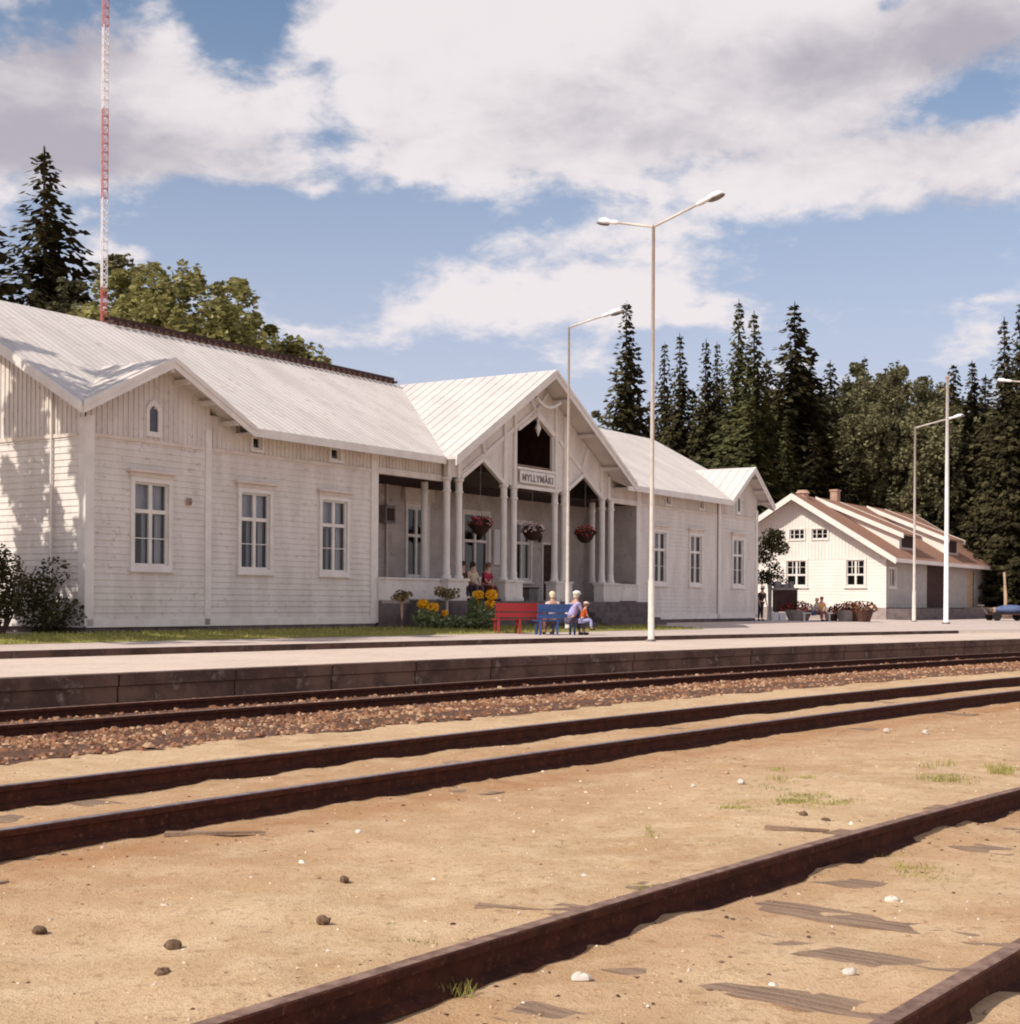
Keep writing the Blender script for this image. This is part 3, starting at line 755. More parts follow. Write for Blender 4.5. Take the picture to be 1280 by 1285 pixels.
# porch front: lattice of the gable
PYF = -.2
def zs(s): return gz(GP, s) - .12
pan = MB()
def panel(pts, y0=PYF, y1=PYF + .1):
    n = len(pan.v); k = len(pts); pan.v += [(s, y0, z) for s, z in pts] + [(s, y1, z) for s, z in pts]
    pan.f.append(tuple(n + i for i in range(k))); pan.f.append(tuple(n + k + k - 1 - i for i in range(k)))
    for i in range(k):
        j = (i + 1) % k; pan.f.append((n + i, n + k + i, n + k + j, n + j))
C0 = 20.45
for sgn in (-1, 1):
    X = lambda s: C0 + sgn * s
    Z = lambda s: gz(GP, X(s)) - .12
    panel([(X(5.55), 5.55), (X(5.55), Z(5.55)), (X(4.7), Z(4.7)), (X(4.7), 5.62)])
    panel([(X(4.7), 5.62), (X(4.7), Z(4.7)), (X(3.45), Z(3.45)), (X(3.45), 6.30)])
    panel([(X(3.45), 6.30), (X(3.45), Z(3.45)), (X(2.15), Z(2.15)), (X(2.15), 5.58)])
    panel([(X(2.15), 5.58), (X(2.15), Z(2.15)), (X(1.2), Z(1.2)), (X(1.2), 5.56)])
    panel([(X(1.2), 7.56), (X(1.2), Z(1.2)), (X(0), Z(0)), (X(0), 8.18)])
panel([(C0 - 1.2, 5.56), (C0 - 1.2, 6.2), (C0 + 1.2, 6.2), (C0 + 1.2, 5.56)])
pan.build('porch_gable', 'white', st_root)
tr_ = MB()
def tb(s0, z0, s1, z1, w=.14, d=.06, y=PYF): tr_.bar((s0, y - d / 2 - .002, z0), (s1, y - d / 2 - .002, z1), w, d, up=(0, 1, 0)) if False else tr_.bar((s0, y - d / 2 - .002, z0), (s1, y - d / 2 - .002, z1), d, w, up=(s0 - s1 if False else -(z1 - z0), 0, (s1 - s0)))
for sgn in (-1, 1):
    X = lambda s: C0 + sgn * s
    Z = lambda s: gz(GP, X(s)) - .3
    for s in (5.45, 4.85, 2.05, 1.4): tb(X(s), 5.5, X(s), Z(s) + .1, .16, .07)
    tb(X(4.75), 5.68, X(0.0), 8.42, .15, .05)          # scissor chord parallel to the rake
    tb(X(3.45), 6.34, X(2.1), 5.60, .15, .09)
    tb(X(4.75), 5.60, X(3.45), 6.34, .15, .09)
    tb(X(3.75), Z(3.75) + .05, X(3.3), 6.5, .12, .09)   # short cross braces
    tb(X(.75), Z(.75) + .05, X(-.25), 8.1, .12, .08)
    tb(X(1.2), 7.6, X(0), 8.24, .12, .085)
tb(C0 - 1.3, 5.56, C0 + 1.3, 5.56, .12, .08); tb(C0 - 1.3, 6.22, C0 + 1.3, 6.22, .10, .09)
build_each(tr_, 'porch_brace', 'trim', st_root)
pd = MB(); pd.tube([(C0, PYF - .12, 8.16), (C0, PYF - .12, 7.9), (C0, PYF - .12, 7.75), (C0, PYF - .12, 7.6), (C0, PYF - .12, 7.45)], [.04, .05, .12, .06, .01], 8); pd.build('pendant', 'trim', st_root, True)
# curved collar under the ridge
pd = MB(); pd.tube([(C0 - .85 + 1.7 * k / 8, -.75, 8.75 - .28 * math.sin(math.pi * k / 8)) for k in range(9)], .07, 6); pd.build('collar_beam', 'trim', st_root, True)
# attic void behind the opening
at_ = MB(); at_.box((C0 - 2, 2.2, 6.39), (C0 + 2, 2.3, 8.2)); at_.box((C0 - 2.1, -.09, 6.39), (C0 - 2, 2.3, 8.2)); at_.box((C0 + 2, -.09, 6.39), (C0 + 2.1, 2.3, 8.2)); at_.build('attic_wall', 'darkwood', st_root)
# sign
sg = MB(); sg.box((C0 - 1.18, PYF - .125, 5.70), (C0 + 1.18, PYF - .09, 6.14)); sgo = sg.build('name_sign', 'trim', st_root)
fc = bpy.data.curves.new('station_name', 'FONT'); fc.body = 'MYLLYMÄKI'; fc.size = .44; fc.extrude = .008; fc.align_x = 'CENTER'; fc.space_character = 1.08; fc.offset = .006
fo = bpy.data.objects.new('tmp', fc); COL.objects.link(fo); dg = bpy.context.evaluated_depsgraph_get()
fm = bpy.data.meshes.new_from_object(fo.evaluated_get(dg)); bpy.data.objects.remove(fo)
lo_ = bpy.data.objects.new('lettering', fm); COL.objects.link(lo_); fm.materials.clear(); fm.materials.append(M['text'])
lo_.parent = sgo; lo_.location = (C0, PYF - .136, 5.78); lo_.rotation_euler = (math.pi / 2, 0, 0); lo_.scale = (.86, .8, 1)
# columns with pedestals
def column(s, y, z0=2.2, z1=5.56):
    mb = MB(); prof = [(z0, .17), (z0 + .08, .17), (z0 + .1, .135), (z0 + .3, .135), (z0 + .32, .12), (z1 - .5, .115), (z1 - .48, .15), (z1 - .42, .15), (z1 - .4, .12), (z1 - .12, .12), (z1 - .08, .17), (z1, .17)]
    mb.tube([(s, y, z) for z, r in prof], [r for z, r in prof], 14); return mb.build('column', 'trim', st_root)
for s in (14.98, 15.68, 18.42, 19.07, 21.87, 22.53, 25.45, 26.16): column(s, PYF + .02)
for s in (15.0, 26.3): column(s, .75)
for a, b in ((14.75, 15.92), (18.18, 19.32), (21.62, 22.78), (25.2, 26.4)):
    mb = MB(); mb.box((a, -.42, 1.46), (b, .02, 2.12)); mb.box((a - .04, -.46, 2.12), (b + .04, .06, 2.2)); mb.box((a - .03, -.45, 1.46), (b + .03, -.42, 1.6)); mb.build('pedestal', 'white', st_root)
mb = MB()
mb.box((RS0 + .02, .68, 1.46), (15.0, .82, 2.1)); mb.build('railing', 'white', st_root)
for s in (20.45,):
    pass
# fittings on the porch wall
def sbox(name, lab, cat, a, b, mat, group=None):
    mb = MB(); c0 = ((a[0] + b[0]) / 2, (a[1] + b[1]) / 2, min(a[2], b[2]))
    mb.box([a[i] - c0[i] for i in range(3)], [b[i] - c0[i] for i in range(3)])
    o = mb.build(name, mat); w = s2w(*c0); o.location = w; o.rotation_euler = (0, 0, RZ)
    tag(o, lab, cat, group); return o
nb = sbox('notice_board', 'tall white notice board on the porch wall between door and columns', 'notice board', (21.7, RY - .10, 2.85), (22.35, RY - .04, 4.2), 'trim')
mb = MB(); mb.box((-.27, -.045, .06), (.27, -.031, 1.28)); mb.build('poster', 'paper', nb)
tb_ = sbox('telephone_box', 'small grey-brown box mounted high on the porch wall at its left end', 'wall box', (14.75, RY - .3, 4.1), (15.3, RY - .03, 4.7), 'grey')
mb = MB(); mb.box((-.2, -.15, .08), (.2, -.136, .5)); mb.build('box_door', 'darkwood', tb_)
mb = MB(); mb.tube([(15.1, RY - .08, 1.5), (15.1, RY - .08, 5.5)], .045, 8); mb.build('downpipe', 'warmtrim', st_root)
o = sbox('wall_lamp', 'small brass fitting alone on the white wall right of the leftmost window', 'wall fitting', (3.32, -.16, 3.93), (3.44, -.08, 4.12), 'brick')
mb = MB(); mb.ell((0, -.05, .1), (.05, .06, .09), 8, 6); mb.build('lamp_shade', 'grey', o, True)
o = sbox('wall_clock', 'dark round fitting hanging beside the dark doorway on the porch', 'wall fitting', (24.72, RY - .25, 3.95), (24.9, RY - .05, 4.05), 'grey')
mb = MB(); mb.ell((0, -.05, .1), (.16, .08, .26), 10, 6); mb.build('housing', 'darkwood', o, True)
o = sbox('waste_box', 'dark low box standing on the porch floor below the second window', 'box', (22.95, RY - .9, 1.47), (23.6, RY - .35, 1.95), 'grey')
mb = MB(); mb.box((-.36, -.31, .48), (.36, .31, .53)); mb.build('lid', 'darkwood', o)

# ------------------------------------------------------------------ leaves
def leafcloud(mb, c, r, n, size, shell=.5):
    for i in range(n):
        while True:
            v = Vector((U(-1, 1), U(-1, 1), U(-1, 1)))
            if v.length < 1: break
        l = v.length or 1; k = (shell + (1 - shell) * l) / l if R() < .6 else 1
        v = v * min(k, 1 / l)
        p = Vector((c[0] + v.x * r[0], c[1] + v.y * r[1], c[2] + v.z * r[2]))
        s = size * U(.6, 1.3); a = Vector((U(-1, 1), U(-1, 1), U(-.7, .7))).normalized() * s; b = a.cross(Vector((U(-1, 1), U(-1, 1), U(-1, 1)))).normalized() * s * .6
        mb.poly([p - a, p - b * .9, p + a, p + b])
def hanging_basket(s, z, y, lab, fm):
    w = s2w(s, y, z); root = empty('hanging_basket', w, lab, 'hanging basket', 'hanging flower baskets of the porch', RZ)
    mb = MB(); prof = [(-.34, .02), (-.30, .16), (-.18, .29), (-.02, .36), (0, .36)]
    mb.tube([(0, 0, z_) for z_, r in prof], [r for z_, r in prof], 14); mb.build('bowl', 'pot', root, True)
    mb = MB()
    for a in (0, 2.1, 4.2): mb.tube([(.33 * math.cos(a), .33 * math.sin(a), 0), (0, 0, .6)], .008, 4)
    mb.tube([(0, 0, .6), (0, 0, 6.33 - z)], .01, 4); mb.build('hanger', 'grey', root)
    mb = MB(); leafcloud(mb, (0, 0, .05), (.42, .42, .2), 260, .06); mb.build('foliage', 'bush', root)
    mb = MB(); leafcloud(mb, (0, 0, .1), (.45, .45, .25), 120, .06, .9); mb.build('blossoms', fm, root)
hanging_basket(17.08, 4.05, -.1, 'hanging flower basket with red blooms in the left bay of the porch', 'redflower')
hanging_basket(20.45, 4.0, -.1, 'hanging flower basket with white trailing blooms in the middle bay, under the name sign', 'pinkflower')
hanging_basket(24.28, 4.05, -.1, 'hanging flower basket with dull red blooms in the right bay of the porch', 'redflower')

# flower border
def ground_at(x, y_px, z):
    p = onz(x, y_px, z); return p
def terrz(p): return terr(p.dot(T), p.dot(P_))
def on_terr(x, y):
    z = .5
    for i in range(8):
        p = onz(x, y, z); z = terrz(p)
    return Vector((p.x, p.y, z))
def on_yard(x, d):
    p = atd(x, HY, d); p.z = 0; return Vector((p.x, p.y, terrz(p)))
def plant(x, d, h, r, lab, blooms=(), fm='yellow', name='flower_plant', group='plants of the flower border before the porch'):
    p = on_yard(x, d); root = empty(name, p, lab, 'plant', group)
    mb = MB(); leafcloud(mb, (0, 0, h * .42), (r, r, h * .45), int(420 * r * h / .25), .07, .6)
    for k in range(8): mb.tube([(U(-.1, .1), U(-.1, .1), 0), (U(-r, r) * .6, U(-r, r) * .6, h * .6)], .012, 4)
    mb.build('foliage', 'flowerleaf', root)
    if blooms:
        mb = MB()
        for bx, bz, br in blooms:
            mb.tube([(bx, 0, h * .4), (bx, 0, bz)], .01, 4)
            leafcloud(mb, (bx, 0, bz), (br, br, br * .8), 190, .055, .9)
        mb.build('blossoms', fm, root)
plant(535, 45.2, .75, .42, 'leafy border plant with two large yellow flower heads at the left end', [(-.12, .78, .17), (.2, .66, .19)])
plant(556, 45.6, .45, .35, 'low border plant with one small yellow flower beside the pale trunk', [(.05, .5, .09)])
plant(572, 46, .5, .45, 'low green border plant behind the pale trunk')
plant(590, 46.4, .55, .42, 'dense green border plant without flowers in front of the seated people')
plant(606, 46.4, .95, .42, 'tall border plant with yellow flower heads next to the red bench', [(-.15, 1.12, .16), (.28, 1.12, .2), (.22, .82, .16)])
plant(598, 46.8, 1.25, .3, 'pale green leafy shrub rising behind the yellow flowers')
def standard(x, d, h, r, lab, bark):
    p = on_yard(x, d); root = empty('standard_tree', p, lab, 'small tree', 'small ball-headed trees before the porch')
    mb = MB(); mb.tube([(0, 0, 0), (.01, .01, h * .5), (0, 0, h)], [.05, .04, .04], 8); mb.build('trunk', bark, root, True)
    mb = MB()
    for k in range(10): mb.tube([(0, 0, h * .85), (U(-r, r) * .7, U(-r, r) * .7, h + U(0, r) * .8)], .012, 4)
    mb.build('branches', bark, root)
    mb = MB()
    for k in range(9): leafcloud(mb, (U(-r, r) * .6, U(-r, r) * .6, h + r * .35 + U(-.6, .6) * r * .5), (r * .5, r * .5, r * .3), 45, .055, .6)
    mb.build('crown', 'topiary', root)
standard(504, 43.6, .95, .34, 'small ball-headed tree with thin red-brown trunk in front of the left porch parapet', 'brick')
standard(561, 46, 1.0, .42, 'small ball-headed tree with pale trunk among the yellow flowers', 'birchbark')

# ------------------------------------------------------------------ benches
def bench(x0, x1, d, lab, mat, w, rz):
    p = on_yard((x0 + x1) / 2, d); root = empty('park_bench', p, lab, 'bench', 'slatted benches on the station platform', rz)
    h = w / 2
    mb = MB()
    for k in range(4): mb.box((-h, -.25 + k * .13, .43), (h, -.15 + k * .13, .465))
    mb.build('seat', mat, root)
    mb = MB()
    for z0, z1 in ((.52, .66), (.70, .96)):
        mb.hexa([(-h, -.30 - (z0 - .5) * .25, z0), (h, -.30 - (z0 - .5) * .25, z0), (h, -.27 - (z0 - .5) * .25, z0), (-h, -.27 - (z0 - .5) * .25, z0),
                 (-h, -.30 - (z1 - .5) * .25, z1), (h, -.30 - (z1 - .5) * .25, z1), (h, -.27 - (z1 - .5) * .25, z1), (-h, -.27 - (z1 - .5) * .25, z1)])
    mb.build('backrest', mat, root)
    for sx in (-h + .12, 0, h - .12):
        mb = MB(); mb.bar((sx, -.24, 0), (sx, -.26, .55), .06, .05); mb.bar((sx, -.26, .45), (sx, -.37, .94), .05, .04); mb.bar((sx, .24, 0), (sx, .2, .43), .06, .05); mb.bar((sx, -.26, .41), (sx, .26, .41), .05, .05)
        mb.build('leg', mat, root)
    return root
bench(624, 676, 45.2, 'red slatted wooden bench between the flowers and the blue bench', 'redbench', 1.62, RZ * 0 + .25)
bench(680, 714, 44.6, 'blue slatted wooden bench with people, right of the red bench', 'bluebench', 1.35, .25)
# porch bench
pb = s2w(16.95, .3, 1.46)
rt = empty('porch_bench', pb, 'dark low bench on the porch carrying three seated people', 'bench', None, RZ)
mb = MB(); mb.box((-1.2, -.22, .40), (1.2, .22, .45)); mb.build('seat', 'darkwood', rt)
for x in (-1.05, 1.05):
    mb = MB(); mb.box((x - .04, -.2, 0), (x + .04, .2, .40)); mb.build('leg', 'darkwood', rt)

# ------------------------------------------------------------------ people
def skinmesh(verts, edges, radii, name, mat, parent, sub=1):
    me = bpy.data.meshes.new(name); me.from_pydata([tuple(v) for v in verts], edges, [])
    o = bpy.data.objects.new(name, me); COL.objects.link(o)
    md = o.modifiers.new('Skin', 'SKIN'); md.use_smooth_shade = True
    sv = me.skin_vertices[0].data
    for i, r in enumerate(radii):
        sv[i].radius = (r, r) if not hasattr(r, '__len__') else r
        sv[i].use_root = (i == 0)
    md2 = o.modifiers.new('Sub', 'SUBSURF'); md2.levels = sub; md2.render_levels = sub
    dg = bpy.context.evaluated_depsgraph_get(); dg.update()
    nm = bpy.data.meshes.new_from_object(o.evaluated_get(dg)); bpy.data.objects.remove(o)
    nm.materials.clear(); nm.materials.append(mat)
    o2 = bpy.data.objects.new(name, nm); COL.objects.link(o2); o2.parent = parent; return o2
CM = {}
def cmat(c):
    if c not in CM: CM[c] = simple('cloth', c, tuple(x * .75 for x in c), .85, 9)
    return CM[c]
SKIN = simple('skin', (.50, .29, .21), (.44, .25, .18), .6, 6)
def person(loc, face, pose, label, shirt, trousers, hair, hat=None, sc_=1.0, group=None, lean=.12, skirt=False):
    root = empty('person', loc, label, 'person', group, face)
    root.scale = (sc_, sc_, sc_)
    # local: +y is the way the figure faces, x its right
    sit = pose == 'sit'
    hz = .50 if sit else .93
    hip = Vector((0, 0, hz)); ch = hip + Vector((0, lean, .30)); sh = hip + Vector((0, lean * 1.3, .50)); nk = sh + Vector((0, .03, .09)); hd = nk + Vector((0, .03, .12)); top = hd + Vector((0, 0, .09))
    V_ = [hip, ch, sh, nk, hd, top]; E_ = [(0, 1), (1, 2), (2, 3), (3, 4), (4, 5)]; Rr = [.13, .125, .11, .055, .085, .075]
    def add(v, par, r): V_.append(Vector(v)); Rr.append(r); E_.append((par, len(V_) - 1)); return len(V_) - 1
    for s in (-1, 1):
        a = add(hip + Vector((s * .10, .02, -.04)), 0, .09)
        if sit:
            k = add((s * .12, .44, hz - .0), a, .062); an = add((s * .11, .46, .10), k, .042); add((s * .12, .60, .04), an, .036)
        else:
            k = add((s * .11, .02 + .03 * s, .49), a, .062); an = add((s * .11, .0, .09), k, .042); add((s * .13, .14, .04), an, .036)
        b = add(sh + Vector((s * .18, 0, -.03)), 2, .055)
        if sit: e = add(sh + Vector((s * .23, .10, -.30)), b, .040); h_ = add((s * .10, .34, hz + .10), e, .028)
        else: e = add(sh + Vector((s * .24, -.02, -.31)), b, .040); h_ = add(sh + Vector((s * .22, .10, -.56)), e, .028)
        hp = V_[h_]; dr = (hp - V_[e]).normalized(); sd = Vector((1, 0, 0)) if sit else Vector((0, 1, 0))
        pm = add(hp + dr * .06, h_, .026)
        for q, ln in ((-.024, .065), (-.008, .08), (.008, .075), (.024, .06)):
            f1 = add(hp + dr * (.08 + ln * .4) + sd * q * 1.1, pm, .009); add(hp + dr * (.08 + ln) + sd * q * 1.2 + Vector((0, 0, -.012)), f1, .008)
        add(hp + dr * .07 + sd * (-.05), h_, .010)
    skinmesh(V_, E_, Rr, 'body', SKIN, root)
    # face
    mb = MB(); mb.ell(hd + Vector((0, .095, -.005)), (.012, .022, .02), 6, 5); mb.build('nose', SKIN, root, True)
    mb = MB()
    for s in (-1, 1): mb.ell(hd + Vector((s * .032, .082, .03)), (.011, .008, .008), 6, 4)
    mb.build('eyes', 'tyre', root)
    # hair
    mb = MB(); mb.ell(hd + Vector((0, -.015, .055)), (.105, .115, .10), 12, 8, .03); mb.ell(hd + Vector((0, -.05, .0)), (.09, .075, .10), 10, 6); mb.build('hair', cmat(hair), root, True)
    if hat:
        mb = MB(); mb.ell(hd + Vector((0, 0, .10)), (.12, .13, .075), 14, 8); mb.ell(hd + Vector((0, .07, .075)), (.11, .13, .014), 14, 5); mb.build('hat', cmat(hat), root, True)
    # shirt
    V2 = [hip + Vector((0, 0, .02)), ch, sh + Vector((0, 0, .0)), nk + Vector((0, 0, -.03))]; E2 = [(0, 1), (1, 2), (2, 3)]; R2 = [.155, .155, .14, .07]
    for s in (-1, 1):
        V2.append(sh + Vector((s * .185, 0, -.03))); R2.append(.072); E2.append((2, len(V2) - 1))
        V2.append((sh + Vector((s * .225, .08 if sit else -.015, -.24)))); R2.append(.055); E2.append((len(V2) - 2, len(V2) - 1))
    skinmesh(V2, E2, R2, 'shirt', cmat(shirt), root)
    V3 = [hip + Vector((0, 0, .04))]; E3 = []; R3 = [.15]
    for s in (-1, 1):
        V3.append(hip + Vector((s * .10, .02, -.04))); R3.append(.112 if not skirt else .13); E3.append((0, len(V3) - 1))
        V3.append(Vector((s * .12, .45, hz)) if sit else Vector((s * .11, .02 + .03 * s, .49))); R3.append(.08 if not skirt else .11); E3.append((len(V3) - 2, len(V3) - 1))
        if not skirt:
            V3.append(Vector((s * .11, .46, .14)) if sit else Vector((s * .11, 0, .12))); R3.append(.062); E3.append((len(V3) - 2, len(V3) - 1))
    skinmesh(V3, E3, R3, 'skirt' if skirt else 'trousers', cmat(trousers), root)
    mb = MB()
    for s in (-1, 1):
        fx = (s * .12, .55, .045) if sit else (s * .125, .07, .045); mb.ell(fx, (.05, .13, .045), 8, 5)
    mb.build('shoes', 'tyre', root, True)
    return root
def facing(v): return math.atan2(v.y, v.x) - math.pi / 2     # +y local -> v
gN = N; porch = 'people sitting on the porch bench'
person(s2w(15.98, .05, 1.45), facing(N), 'sit', 'person in dark clothes seated at the left end of the porch bench', (.07, .03, .035), (.04, .025, .03), (.06, .03, .02), group=porch)
person(s2w(17.08, .25, 1.45), facing((N - D * .3)), 'sit', 'person in a cream shirt seated in the middle of the porch bench', (.62, .50, .36), (.10, .07, .09), (.05, .025, .02), group=porch, lean=.02)
person(s2w(17.82, .25, 1.45), facing(N), 'sit', 'person in a crimson top seated at the right end of the porch bench', (.38, .03, .075), (.16, .04, .04), (.20, .10, .06), group=porch)
bp = on_yard(693, 44.6)
person((bp.x + .02, bp.y + .12, bp.z), .25, 'sit', 'pale-haired person seated behind the blue backrest with their back to the tracks', (.70, .55, .50), (.2, .12, .12), (.85, .70, .50), lean=0)
p5 = on_yard(716, 44.2)
person((p5.x, p5.y + .1, p5.z), -.9, 'sit', 'person in white sun hat and lavender top at the right end of the blue bench', (.42, .36, .62), (.10, .08, .12), (.6, .5, .4), hat=(.85, .82, .78), lean=.15)
p6 = on_yard(736, 44.0)
person((p5.x + .34, p5.y - .05, p5.z + .16), -1.5, 'sit', 'small child in orange-red top seated beside the lavender person', (.55, .10, .03), (.45, .45, .75), (.25, .1, .05), hat=(.75, .6, .5), sc_=.64)
fx = on_yard(954, 70)
person(fx, facing(-CF + Vector((.5, 0, 0))), 'stand', 'standing person in white cap and black coat by the station corner', (.05, .03, .03), (.04, .03, .035), (.1, .06, .04), hat=(.9, .86, .82), sc_=.95)
fx = on_yard(1021, 72)
person(fx, facing(Vector((1, -.4, 0))), 'sit', 'fair-haired child in white top and blue shorts sitting before the freight house', (.75, .72, .75), (.12, .18, .42), (.65, .45, .25), sc_=.85, skirt=True)
fx = on_yard(1029, 71.5)
person(fx, facing(Vector((.3, -1, 0))), 'sit', 'person in yellow-orange shirt seated next to the fair-haired child', (.70, .40, .16), (.3, .12, .1), (.3, .14, .07), sc_=.9)
bx_ = on_yard(1024, 72.1); rt = empty('low_bench', bx_, 'low white bench under the two people before the freight house', 'bench', None, .1)
mb = MB(); mb.box((-.75, -.2, .36), (.75, .2, .42)); mb.build('seat', 'trim', rt)
for x in (-.65, .65):
    mb = MB(); mb.box((x - .04, -.18, 0), (x + .04, .18, .36)); mb.build('leg', 'trim', rt)

# ------------------------------------------------------------------ lamp posts, pole, mast
def lamp_post(base, H, arms, lab, r0=.085):
    root = empty('street_lamp', base, lab, 'street lamp', 'platform lamp posts')
    mb = MB(); mb.tube([(0, 0, 0), (0, 0, 1.6), (0, 0, 1.65), (0, 0, H)], [r0, r0 * .97, r0 * .72, r0 * .5], 12); mb.build('pole', 'post', root, True)
    mb = MB(); mb.tube([(0, 0, -.02), (0, 0, .06)], r0 * 1.5, 12); mb.build('base_plate', 'grey', root)
    for (dx, dy, ln, rise) in arms:
        v = Vector((dx, dy, 0)).normalized(); e = v * ln + Vector((0, 0, H + rise)); s = Vector((0, 0, H - .03))
        sl = (e - s).normalized(); a1 = s + (e - s) * .66
        mb = MB(); mb.tube([s, a1], .035, 8); ar = mb.build('arm', 'post', root, True)
        sd = sl.cross(Vector((0, 0, 1))).normalized(); up = sd.cross(sl)
        def lamp_body(t0_, t1_, rw, rh, name, mat, zoff=0, n=9):
            mb = MB(); L2 = (t1_ - t0_)
            for i in range(n):
                q = i / (n - 1); w = math.sin(math.pi * min(1, max(0, q))) ** .5; c_ = s + sl * (t0_ + L2 * q) + up * zoff
                for k in range(12):
                    an = 2 * math.pi * k / 12; mb.v.append(tuple(c_ + sd * math.cos(an) * rw * w + up * math.sin(an) * rh * w))
            for i in range(n - 1):
                for k in range(12): mb.f.append((i * 12 + k, i * 12 + (k + 1) % 12, (i + 1) * 12 + (k + 1) % 12, (i + 1) * 12 + k))
            return mb.build(name, mat, ar, True)
        LT = (e - s).length
        lamp_body(LT * .62, LT * .84, .075, .065, 'housing', 'polewhite')
        lamp_body(LT * .78, LT * 1.02, .125, .10, 'lamp_glass', 'lampglass')
        lamp_body(LT * .80, LT * 1.05, .13, .05, 'lamp_tray', 'grey', -.07)
    return root
AX = (.77, -.64); AXn = (-.77, .64)
lp = onz(817, 805, .41)
lamp_post(lp, 474 * lp.y / 1800 + 1.41 - .41, [(*AX, 2.05, .50), (*AXn, 1.75, .42)], 'tall pale lamp post with two arms on the middle platform before the station')
q = on_yard(712, 49.0); q.z = terrz(q)
lamp_post(q, 347 * q.y / 1800 + 1.41 - q.z, [(*AX, 2.15, .28)], 'pale lamp post with one arm just in front of the station porch', .075)
q = on_yard(1147, 75.5)
lamp_post(q, 223 * q.y / 1800 + 1.41 - q.z, [(*AX, 2.6, .45)], 'slim lamp post with one arm before the freight house, left of the white flagpole', .1)
q = atd(1300, 760, 66.5); q.z = .41
lamp_post(q, 280 * 66.5 / 1800 + 1., [(*AX, 1.75, .35), (*AXn, 1.85, .30)], 'two-armed lamp whose bright head reaches in at the right edge')
fpb = onz(1187, 784, .41); H = 294 * fpb.y / 1800 + .6
rt = empty('flagpole', fpb, 'thick white flagpole with knob top before the freight house', 'flagpole')
mb = MB(); mb.tube([(0, 0, .1), (.01, 0, H * .5), (0, 0, H)], [.125, .105, .065], 12); mb.build('pole', 'polewhite', rt, True)
mb = MB(); mb.ell((0, 0, H + .06), (.10, .10, .09), 10, 7); mb.build('knob', 'brick', rt, True)
mb = MB(); mb.tube([(0, 0, -.05), (0, 0, .12)], .22, 10); mb.build('base', 'stone', rt)

K = 56 / 150.; mp_ = atd(127.5, 756, 56); mp_.z = .5
rt = empty('radio_mast', mp_, 'tall red and white lattice radio mast behind the station roof at left', 'mast')
zb_ = [0, 35.2, 44.5, 53.8, 62.5, 72]; seq = ['mastred', 'mastwhite', 'mastpink', 'mastwhite', 'mastpink']; w = .38 * K
for i in range(5):
    mb = MB(); z0, z1 = zb_[i] * K, zb_[i + 1] * K
    cs = [(w * math.cos(a), w * math.sin(a)) for a in (.5, 2.594, 4.689)]
    for c_ in cs: mb.tube([(c_[0], c_[1], z0), (c_[0], c_[1], z1)], .02, 6)
    z = z0; step = .95 * K
    while z < z1 - step * .5:
        for j in range(3):
            a, b = cs[j], cs[(j + 1) % 3]; mb.tube([(a[0], a[1], z), (b[0], b[1], z)], .02, 4, False)
            mb.tube([(a[0], a[1], z), (b[0], b[1], z + step)], .014, 4, False)
        z += step
    mb.build('mast_section', seq[i], rt)

# ------------------------------------------------------------------ freight house
Q0 = atd(1112, 781, 80.); FH = empty('freight_house', (Q0.x, Q0.y, 0), 'white freight house with brown roof and two shed dormers at the right', 'building', rz=RZ)
W = 10.6; LF = 21.2; ez = 3.98; rzf = 7.75; ro = .8; sl_ = (rzf - ez) / (W / 2 + ro)
def zf(y): return ez + sl_ * ((y if y < W / 2 else W - y) + ro)
mpl = mapf('left', 0); mpf = mapf('front', 0)
fw = [(1.2, 2.35), (4.65, 5.95), (8.2, 9.35)]; fu = [(3.35, 4.45), (4.75, 5.8), (6.1, 7.15)]
mb = MB(); ops = [(a, b, 2.42, 3.98) for a, b in fw] + [(a, b, 5.12, 5.75) for a, b in fu]
siding(0, W, 1.25, 3.98, mpl, ops[:3], .18).build('wall', 'litwhite', FH)
vb_ = vboards(0, W, 3.98, lambda u: zf(u) - .12, mpl, ops[3:], .2, (W / 2,)); vb_.build('gable_wall', 'litwhite', FH)
siding(0, LF, 1.25, 4.3, mpf, [(.35, 1.5, 2.4, 3.5), (7.4, 11.6, .9, 3.8), (16.0, 17.6, .9, 3.65)], .18).build('wall', 'shadewhite', FH)
siding(0, W, 1.25, 3.98, mapf('right', LF), (), .3).build('wall', 'shadewhite', FH)
vboards(0, W, 3.98, lambda u: zf(u) - .12, mapf('right', LF), (), .3, (W / 2,)).build('gable_wall', 'shadewhite', FH)
mb = MB(); mb.box((0, W - .1, .4), (LF, W, 4.2)); mb.box((.2, 3.5, .5), (LF - .2, 3.6, 4)); mb.box((.3, .3, 4.3), (LF - .3, W - .3, 4.4)); mb.box((.3, .2, 4.4), (.31, .21, 4.41)); mb.build('inner_wall', 'dark', FH)
mb = MB(); mb.box((.02, .0, .2), (LF, .3, 1.25)); mb.box((LF - .3, .3, .2), (LF - .0, W, 1.25)); build_each(mb, 'foundation', 'stone', FH)
mb = MB(); mb.box((-.02, .3, .2), (.3, W, 1.25)); mb.box((-.02, -.01, .2), (.02, .3, 1.25)); mb.build('foundation_plaster', 'tubgrey', FH)
for (a, b) in fw: 
    w_ = window(FH, a - .05, b + .05, 2.38, 4.02, mpl, transom=3.1, cornice=False, sill=True, curtain=False, casing=.1, muntin=3.55)
    mb = MB()
    for f in (.34, .67): u = a + (b - a) * f; mb.box((-.03, u - .02, 3.14), (.0, u + .02, 3.95))
    mb.build('glazing_bars', 'trim', w_)
